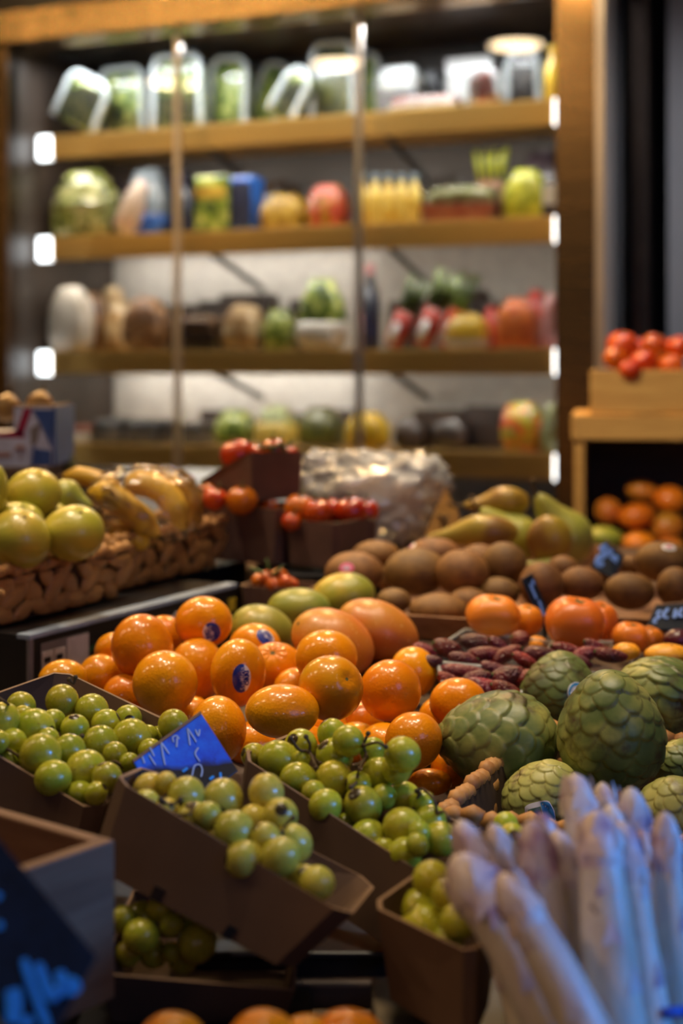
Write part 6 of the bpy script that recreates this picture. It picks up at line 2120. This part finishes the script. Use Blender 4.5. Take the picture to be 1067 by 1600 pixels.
TO = [(284, 763, 20, 2.17, 'tomato hanging out towards the bananas'), (306, 781, 18, 2.14, 'glossy dark tomato second from the bananas'), (336, 782, 17, 2.14, 'tomato in the middle of the lower bunch'), (378, 785, 22, 2.13, 'tomato at the corner of the lower tray'), (322, 772, 14, 2.19, 'tomato behind the lower bunch'),
      (371, 713, 24, 2.20, 'tomato on top of the upper tray'), (428, 706, 18, 2.20, 'tomato under the green vine of the upper tray'), (450, 712, 14, 2.22, 'small tomato at the far corner of the upper tray'), (400, 712, 16, 2.26, 'tomato behind the top one in the upper tray'),
      (468, 798, 22, 2.12, 'dark tomato first in the middle lower tray'), (498, 803, 20, 2.12, 'orange-red tomato in the middle lower tray'), (516, 800, 18, 2.16, 'tomato at the bag end of the middle lower tray'), (548, 802, 22, 2.16, 'tomato first in the tray nearest the clear bag'), (570, 803, 20, 2.18, 'tomato last in the tray nearest the clear bag'), (455, 818, 14, 2.11, 'small dark tomato low in the middle tray'), (485, 796, 16, 2.19, 'tomato at the back of the middle lower tray'), (420, 795, 14, 2.16, 'small dark tomato in the shadow below the upper tray')]
tob = []
for i, (px, py, rr_, d, lab) in enumerate(TO):
    rr_ *= 1.14
    b = Body(px, py - 2, rr_, rr_ * 0.9, d, s_lobed(500 + i, 5, 0.03), rot_to((0.3 * math.sin(i), -0.2, 0.9)))
    b.lab = lab
    tob.append(b)
relax(tob, 80, 0.95, 0.04)
for b in tob:
    o = b.make('tomato', MAT['tomato'], nu=30, nv=20)
    tag(o, b.lab, 'tomato', 'small tomatoes in the trays')
    star(b, o, b.R @ np.array([0, 0, 1.0]), 0.42, MAT['calyx'], 5, 'calyx', 0.06)
    stalk(o, b, b.R @ np.array([0, 0, 1.0]), 0.012, 0.0015, MAT['calyx'])
vn = empty('tomato_vine', P(432, 700, 2.19))
g = G()
for ln in ([(404, 700), (424, 698), (444, 696), (458, 690)], [(424, 698), (428, 708)], [(444, 696), (446, 706), (452, 710)], [(436, 697), (440, 690)]):
    pts = [P(x, y, 2.175) - vn.location for x, y in ln]
    if len(pts) == 2:
        pts.insert(1, (pts[0] + pts[1]) / 2)
    g.add(tube(smoothpath(pts, 3), 0.0028, 7))
g.build('vine_stalk', MAT['calyx'], vn)
tag(vn, 'green tomato vine lying across the upper tomato tray', 'vine')
# cherries in a small tray
ttray((372, 480, 1.98, 1.94), 0.07, 0.866, Z(918, 1.96), 'cherry_tray', 'small cardboard tray of red cherries below the tomato trays')
CHR = [(418, 905, 14, 1.99), (436, 902, 14, 1.98), (446, 910, 12, 1.97), (428, 914, 13, 1.97), (404, 908, 12, 2.0), (456, 914, 11, 1.98)]
for i, (px, py, r, d) in enumerate(CHR):
    b = Body(px, py, r, r, d, s_oval(520 + i, 0.04), rot_to((0, 0, 1)))
    o = b.make('cherry', MAT['tomato'], nu=24, nv=16)
    tag(o, 'small dark red cherry in the little tray below the tomatoes', 'cherry', 'cherries in the little tray')
lf = empty('leaf_sprig', P(412, 898, 1.97))
for k, (dx, dz, a) in enumerate(((-0.010, 0.004, 0.4), (0.004, 0.010, 1.4), (0.016, 0.006, 2.5))):
    G().add((pillow(0.024, 0.010, 0.004, k, 0.9, 0.1)[0], pillow(0.024, 0.010, 0.004, k, 0.9, 0.1)[1]), Matrix.Rotation(a, 4, 'Y')).build('leaf', MAT['calyx'], lf, loc=(dx, 0, dz))
tag(lf, 'dark green leaf sprig on the cherries', 'leaves')

# ------------------------------------------------------------------ crinkled clear bag and brown card
bagc = P(585, 767, 2.40)
bo = bagmesh('plastic_bag', bagc, 0.100, 0.075, 0.062, 31, MAT['bag'], 0.34, 'crinkled clear plastic bag of pale rolls behind the tomato trays')
X_, Fc = sphere(30, 22)
for (dx, dz, sx, sz) in ((0.085, 0.035, 0.035, 0.025), (-0.085, 0.045, 0.04, 0.024)):
    Lq = Lump(int(dx * 900) + 200, 7)
    G().add((X_ * (1 + 0.35 * Lq(X_))[:, None] * np.array([sx, 0.02, sz]) + np.array([dx, -0.01, dz]), Fc)).build('gathered_end', MAT['bag'], bo)
for k, (dx, dz, r) in enumerate(((-0.055, -0.012, 0.036), (0.0, -0.006, 0.040), (0.05, -0.012, 0.036))):
    V, Fc = sphere(26, 18)
    ro = G().add((V * np.array([r, r * 1.1, r * 0.85]), Fc)).build('bread_roll', MAT['bread'], None, loc=bagc + Vector((dx, 0.005, dz)))
    tag(ro, ('pale roll at the tomato end inside the crinkled bag', 'pale roll in the middle of the crinkled bag', 'pale roll at the card end inside the crinkled bag')[k], 'bread roll', 'rolls inside the crinkled bag')
bx0 = empty('storage_box', (0.06, 2.52, 0.862))
G().add(box(-0.14, 0.16, -0.085, 0.11, 0.0, 0.055)).build('box_body', MAT['blackcard'], bx0, smooth=False, bevel=0.002)
tag(bx0, 'low dark box under the crinkled clear bag', 'box')
tc = empty('brown_card', P(694, 826, 2.30))
q = [P(664, 838, 2.30), P(722, 836, 2.30), P(716, 800, 2.30), P(696, 764, 2.30), P(684, 790, 2.30)]
V = [p - tc.location for p in q] + [p - tc.location + Vector((0, 0.004, 0)) for p in q]
G().add(([tuple(v) for v in V], [(0, 1, 2, 3, 4), (9, 8, 7, 6, 5)] + [(i, (i + 1) % 5, 5 + (i + 1) % 5, 5 + i) for i in range(5)])).build('card_panel', MAT['woodwarm'], tc, smooth=False)
bd = G()
for ln in ([(690, 824), (694, 812), (700, 806)], [(694, 812), (688, 806), (684, 808)], [(694, 812), (698, 824)]):
    bd.add(tube([P(x, y, 2.297) - tc.location for x, y in ln], 0.003, 6, 0.4))
bd.build('dark_emblem', MAT['stickdark'], tc)
tag(tc, 'pointed brown card with a dark emblem between the clear bag and the pears', 'card')
tray_world('storage_box', [(0.13, 2.235), (0.20, 2.235), (0.20, 2.36), (0.13, 2.36)], 0.932, 0.908, 'blackcard', 'small dark box under the pointed brown card', 'box', 0.004, 0.003) if False else None

# ------------------------------------------------------------------ wooden shelf unit with mangoes, crate of tomatoes on top
wu = empty('wooden_shelf_unit', (0.80, 3.0, 0), math.radians(-10.5))
xl, xr_ = P(900, 0, 3.0).x - 0.80, 0.42


def wbx(name, a, m='woodwarm'):
    return G().add(box(*a)).build(name, MAT[m], wu, smooth=False, bevel=0.003)


zt = Z(648, 3.0)
wbx('top_board', (xl - 0.006, xr_ + 0.006, -0.012, 0.40, zt - 0.055, zt - 0.001))
wbx('side_board', (xl, xl + 0.022, 0.0, 0.40, 0.0, zt - 0.055))
wbx('side_board', (xr_ - 0.022, xr_, 0.0, 0.40, 0.0, zt - 0.055))
wbx('back_board', (xl + 0.022, xr_ - 0.022, 0.385, 0.40, 0.0, zt - 0.055), 'wooddark')
wbx('middle_board', (xl + 0.022, xr_ - 0.022, 0.0, 0.385, 0.74, 0.76))
wbx('lower_board', (xl + 0.022, xr_ - 0.022, 0.0, 0.385, 0.10, 0.12))
tag(wu, 'honey-coloured wooden shelf unit beside the refrigerator', 'shelf unit')
tcx = empty('wooden_crate', (0.80, 3.0, zt), math.radians(-10.5))
x0 = P(926, 0, 2.99).x - 0.80
for nm, a in (('front_board', (x0, 0.40, 0.0, 0.014, 0.004, 0.094)), ('back_board', (x0, 0.40, 0.286, 0.30, 0.004, 0.094)), ('side_board', (x0, x0 + 0.014, 0.014, 0.286, 0.004, 0.094)), ('side_board', (0.386, 0.40, 0.014, 0.286, 0.004, 0.094)), ('bottom_board', (x0 + .002, 0.398, 0.002, 0.298, 0.0, 0.010))):
    G().add(box(*a)).build(nm, MAT['woodwarm'], tcx, smooth=False, bevel=0.002)
tag(tcx, 'small honey-coloured crate of tomatoes on top of the shelf unit', 'crate')
T2 = [(973, 541, 25, 3.10, 'tomato highest in the crate, nearest the refrigerator'), (1023, 540, 21, 3.12, 'tomato at the top middle of the crate'), (1060, 543, 20, 3.12, 'tomato at the top of the crate, away from the refrigerator'), (1005, 566, 21, 3.06, 'tomato in front between the highest two'), (961, 560, 19, 3.06, 'tomato at the crate corner nearest the refrigerator'), (1048, 573, 21, 3.06, 'tomato low in front at the outer end of the crate'), (985, 578, 18, 3.05, 'tomato half sunk behind the crate front'), (1002, 545, 18, 3.18, 'dark tomato behind the top ones')]
t2b = []
for i, (px, py, r, d, lab) in enumerate(T2):
    b = Body(px, py, r, r * 0.93, d, s_lobed(540 + i, 5, 0.04), rot_to((0.4 * math.sin(i * 2), -0.3, 0.85)))
    b.lab = lab
    t2b.append(b)
relax(t2b, 60, 0.95, 0.06)
for b in t2b:
    o = b.make('tomato', MAT['tomato'], nu=30, nv=20)
    tag(o, b.lab, 'tomato', 'tomatoes in the crate on the shelf unit')
    star(b, o, b.R @ np.array([0, 0, 1.0]), 0.35, MAT['calyx'], 5, 'calyx', 0.04)
for i, (px, py, r, d, lab) in enumerate(((975, 588, 20, 3.10, 'x'), (1030, 586, 20, 3.12, 'x'))):
    pass
M2 = [(950, 799, 22, 22, 3.10, 'mangored', 'red mango nearest the side board of the shelf unit'), (994, 806, 29, 20, 3.06, 'persimmon', 'orange mango in the middle of the shelf'), (1003, 768, 26, 18, 3.16, 'mangored', 'red mango at the top of the shelf pile'), (1047, 781, 27, 22, 3.12, 'persimmon', 'large orange mango at the outer top of the pile'), (1043, 824, 28, 24, 3.05, 'mangored', 'red-orange mango at the outer front of the shelf'), (946, 839, 29, 17, 3.04, 'peargreen', 'yellow-green mango low at the front of the shelf'), (999, 850, 28, 20, 3.03, 'persimmon', 'bright orange mango low at the front of the shelf'), (1046, 858, 26, 18, 3.04, 'mangored', 'mango lowest at the outer front of the shelf')]
m2b = []
for i, (px, py, rx, ry, d, m, lab) in enumerate(M2):
    b = Body(px, py, rx, ry, d, s_oval(560 + i, 0.05), rot_to((0.9, 0.1, 0.3), i), roll=0.2 * math.sin(i * 2))
    b.lab, b.m = lab, m
    m2b.append(b)
relax(m2b, 60, 0.95, 0.06)
for b in m2b:
    o = b.make('mango', MAT[b.m], nu=32, nv=22)
    tag(o, b.lab, 'mango', 'mangoes in the wooden shelf unit')
    b.disc('stem_scar', 0.07, 0.07, Vector((0.6, -0.5, 0.5)).normalized(), 0, MAT['stembrown'], 0.004)
mt = empty('fruit_tray', (0.835, 3.2, 0.762), math.radians(-10.5))
G().add(box(-0.26, 0.33, -0.17, 0.15, 0.0, 0.045)).build('tray_body', MAT['wooddark'], mt, smooth=False, bevel=0.002)
tag(mt, 'low dark tray under the mangoes in the shelf unit', 'tray')

# ------------------------------------------------------------------ light and camera
def area(name, loc, target, size, energy, col, size_y=None):
    l = bpy.data.lights.new(name, 'AREA')
    l.energy, l.color = energy, col
    l.size = size
    if size_y:
        l.shape = 'RECTANGLE'
        l.size_y = size_y
    o = bpy.data.objects.new(name, l)
    COL.objects.link(o)
    o.location = loc
    o.rotation_euler = (Vector(target) - Vector(loc)).to_track_quat('-Z', 'Y').to_euler()
    return o


def spot(name, loc, target, energy, col, deg=70, rad=0.05, blend=0.5):
    l = bpy.data.lights.new(name, 'SPOT')
    l.energy, l.color, l.spot_size, l.spot_blend, l.shadow_soft_size = energy, col, math.radians(deg), blend, rad
    o = bpy.data.objects.new(name, l)
    COL.objects.link(o)
    o.location = loc
    o.rotation_euler = (Vector(target) - Vector(loc)).to_track_quat('-Z', 'Y').to_euler()
    return o


WARM = (1.0, 0.74, 0.46)
for (x, y), _ in LAMPS[3:]:
    spot('downlight', (x, y, CEIL - 0.05), (x, y, 0), (14 if x < -1 else 2.5), WARM, 130, 0.12, 0.8)
for (x, y), _ in AISLE:
    spot('aisle_downlight', (x, y, PZ - 0.09), (x, y, 0), 80, (1.0, 0.60, 0.24), 140, 0.12, 0.8)
# spots over the stall; clear-bag and crate-front ones added to brighten those
for x, y, tx, ty, tz, e, cone in ((-0.28, 1.62, -0.20, 1.5, 0.9, 26, 40), (0.08, 1.55, 0.04, 1.5, 0.9, 24, 40), (0.45, 1.75, 0.36, 1.64, 0.9, 28, 40), (-0.62, 2.0, -0.38, 1.82, 0.95, 62, 40),
                                 (-0.12, 1.25, -0.14, 1.08, 0.9, 18, 28), (0.30, 1.44, 0.27, 1.34, 0.9, 24, 26), (0.10, 2.45, 0.06, 2.38, 0.95, 40, 40), (0.62, 2.2, 0.3, 2.05, 0.95, 22, 40),
                                 (0.30, 1.2, 0.06, 2.40, 1.0, 50, 13), (-0.30, 1.2, 0.80, 3.0, 1.12, 130, 20)):
    spot('overhead_spot', (x, y, 2.7), (tx, ty, tz), e, (1.0, 0.80, 0.56), cone, 0.04, 0.6)
area('street_daylight', (1.05, 0.1, 1.55), (0.2, 0.9, 0.85), 0.5, 2.4, (0.11, 0.34, 1.0), 0.6)
for x_, e_ in ((-0.45, 3.0), (0.55, 3.0)):
    spot('street_lamp', (x_, -1.1, 1.75), (0.0, 1.4, 0.9), e_, (0.95, 0.72, 0.85), 18, 0.05, 0.5)
spot('blue_fill_spot', (-0.15, -0.35, 1.8), (-0.235, 0.70, 0.80), 4.5, (0.09, 0.32, 1.0), 8, 0.1, 0.8)  # narrow blue fill added to brighten the large slate tag's strokes
spot('blue_fill_spot', (1.25, 0.50, 1.30), (0.20, 0.87, 0.86), 46, (0.06, 0.31, 1.0), 26, 0.12, 0.8)
spot('side_spot', (-0.75, 0.30, 1.9), (0.14, 0.86, 0.88), 13, (1.0, 0.55, 0.22), 16, 0.05, 0.7)
def strip(name, u0, u1, v, z, tv, tz, energy, col, width=0.03):
    m = FO + FU * (u0 + u1) / 2
    o = area(name, m + FV * v + Vector((0, 0, z)), m + FV * tv + Vector((0, 0, tz)), u1 - u0, energy, col, width)
    d = (FV * (tv - v) + Vector((0, 0, tz - z))).normalized()
    o.rotation_euler = Matrix((FU, (-d).cross(FU), -d)).transposed().to_euler()
    return o


for q_, e_ in ((0, 4.6), (1, 3.4), (2, 2.6)):
    strip('shelf_front_light', 0.06, FW - 0.06, 0.135, SHZ[q_] - 0.074, 0.30, SHZ[q_ + 1] + 0.04, e_, (1.0, 0.93, 0.82), 0.015)
spot('wall_fill_spot', FO + FU * 2.30 - FV * 0.45 + Vector((0, 0, CEIL - 0.05)), FO + FU * 2.30 + FV * 0.4, 40, (0.95, 0.95, 1.0), 110, 0.1, 0.8)  # unseen spot added to brighten the pale grey wall
strip('fridge_top_light', 0.08, FW - 0.08, 0.085, 2.24, 0.20, 1.2, 15, (0.93, 0.97, 1.0))
strip('shelf_light', 0.06, 1.0, 0.48, SHZ[1] - 0.05, 0.62, SHZ[1] - 0.20, 1.4, (1.0, 0.95, 0.88))
strip('shelf_light', 0.06, 1.0, 0.48, SHZ[2] - 0.05, 0.62, SHZ[2] - 0.18, 1.9, (1.0, 0.95, 0.88))
strip('shelf_light', 0.06, 0.9, 0.48, SHZ[3] - 0.05, 0.62, SHZ[3] - 0.18, 2.0, (1.0, 0.95, 0.88))
w = bpy.data.worlds.new('street')
SC.world = w
w.use_nodes = True
w.node_tree.nodes['Background'].inputs[0].default_value = (0.30, 0.45, 0.8, 1)
w.node_tree.nodes['Background'].inputs[1].default_value = 0.03

cam = bpy.data.cameras.new('camera')
cam.lens, cam.sensor_width, cam.sensor_fit = 50, 36, 'AUTO'
cam.shift_y = -(800 - HY) / 1600
cam.clip_start, cam.clip_end = 0.05, 50
cam.dof.use_dof = True
cam.dof.focus_distance = 1.27
cam.dof.aperture_fstop = 50 / 15.5
co = bpy.data.objects.new('camera', cam)
COL.objects.link(co)
co.location = (0, 0, CZ)
co.rotation_euler = (math.radians(90), 0, 0)
SC.camera = co
vs = SC.view_settings
vs.view_transform = 'Standard'
vs.look = 'None'
vs.gamma = 1.0
vs.use_curve_mapping = False
vs.exposure = 0.15
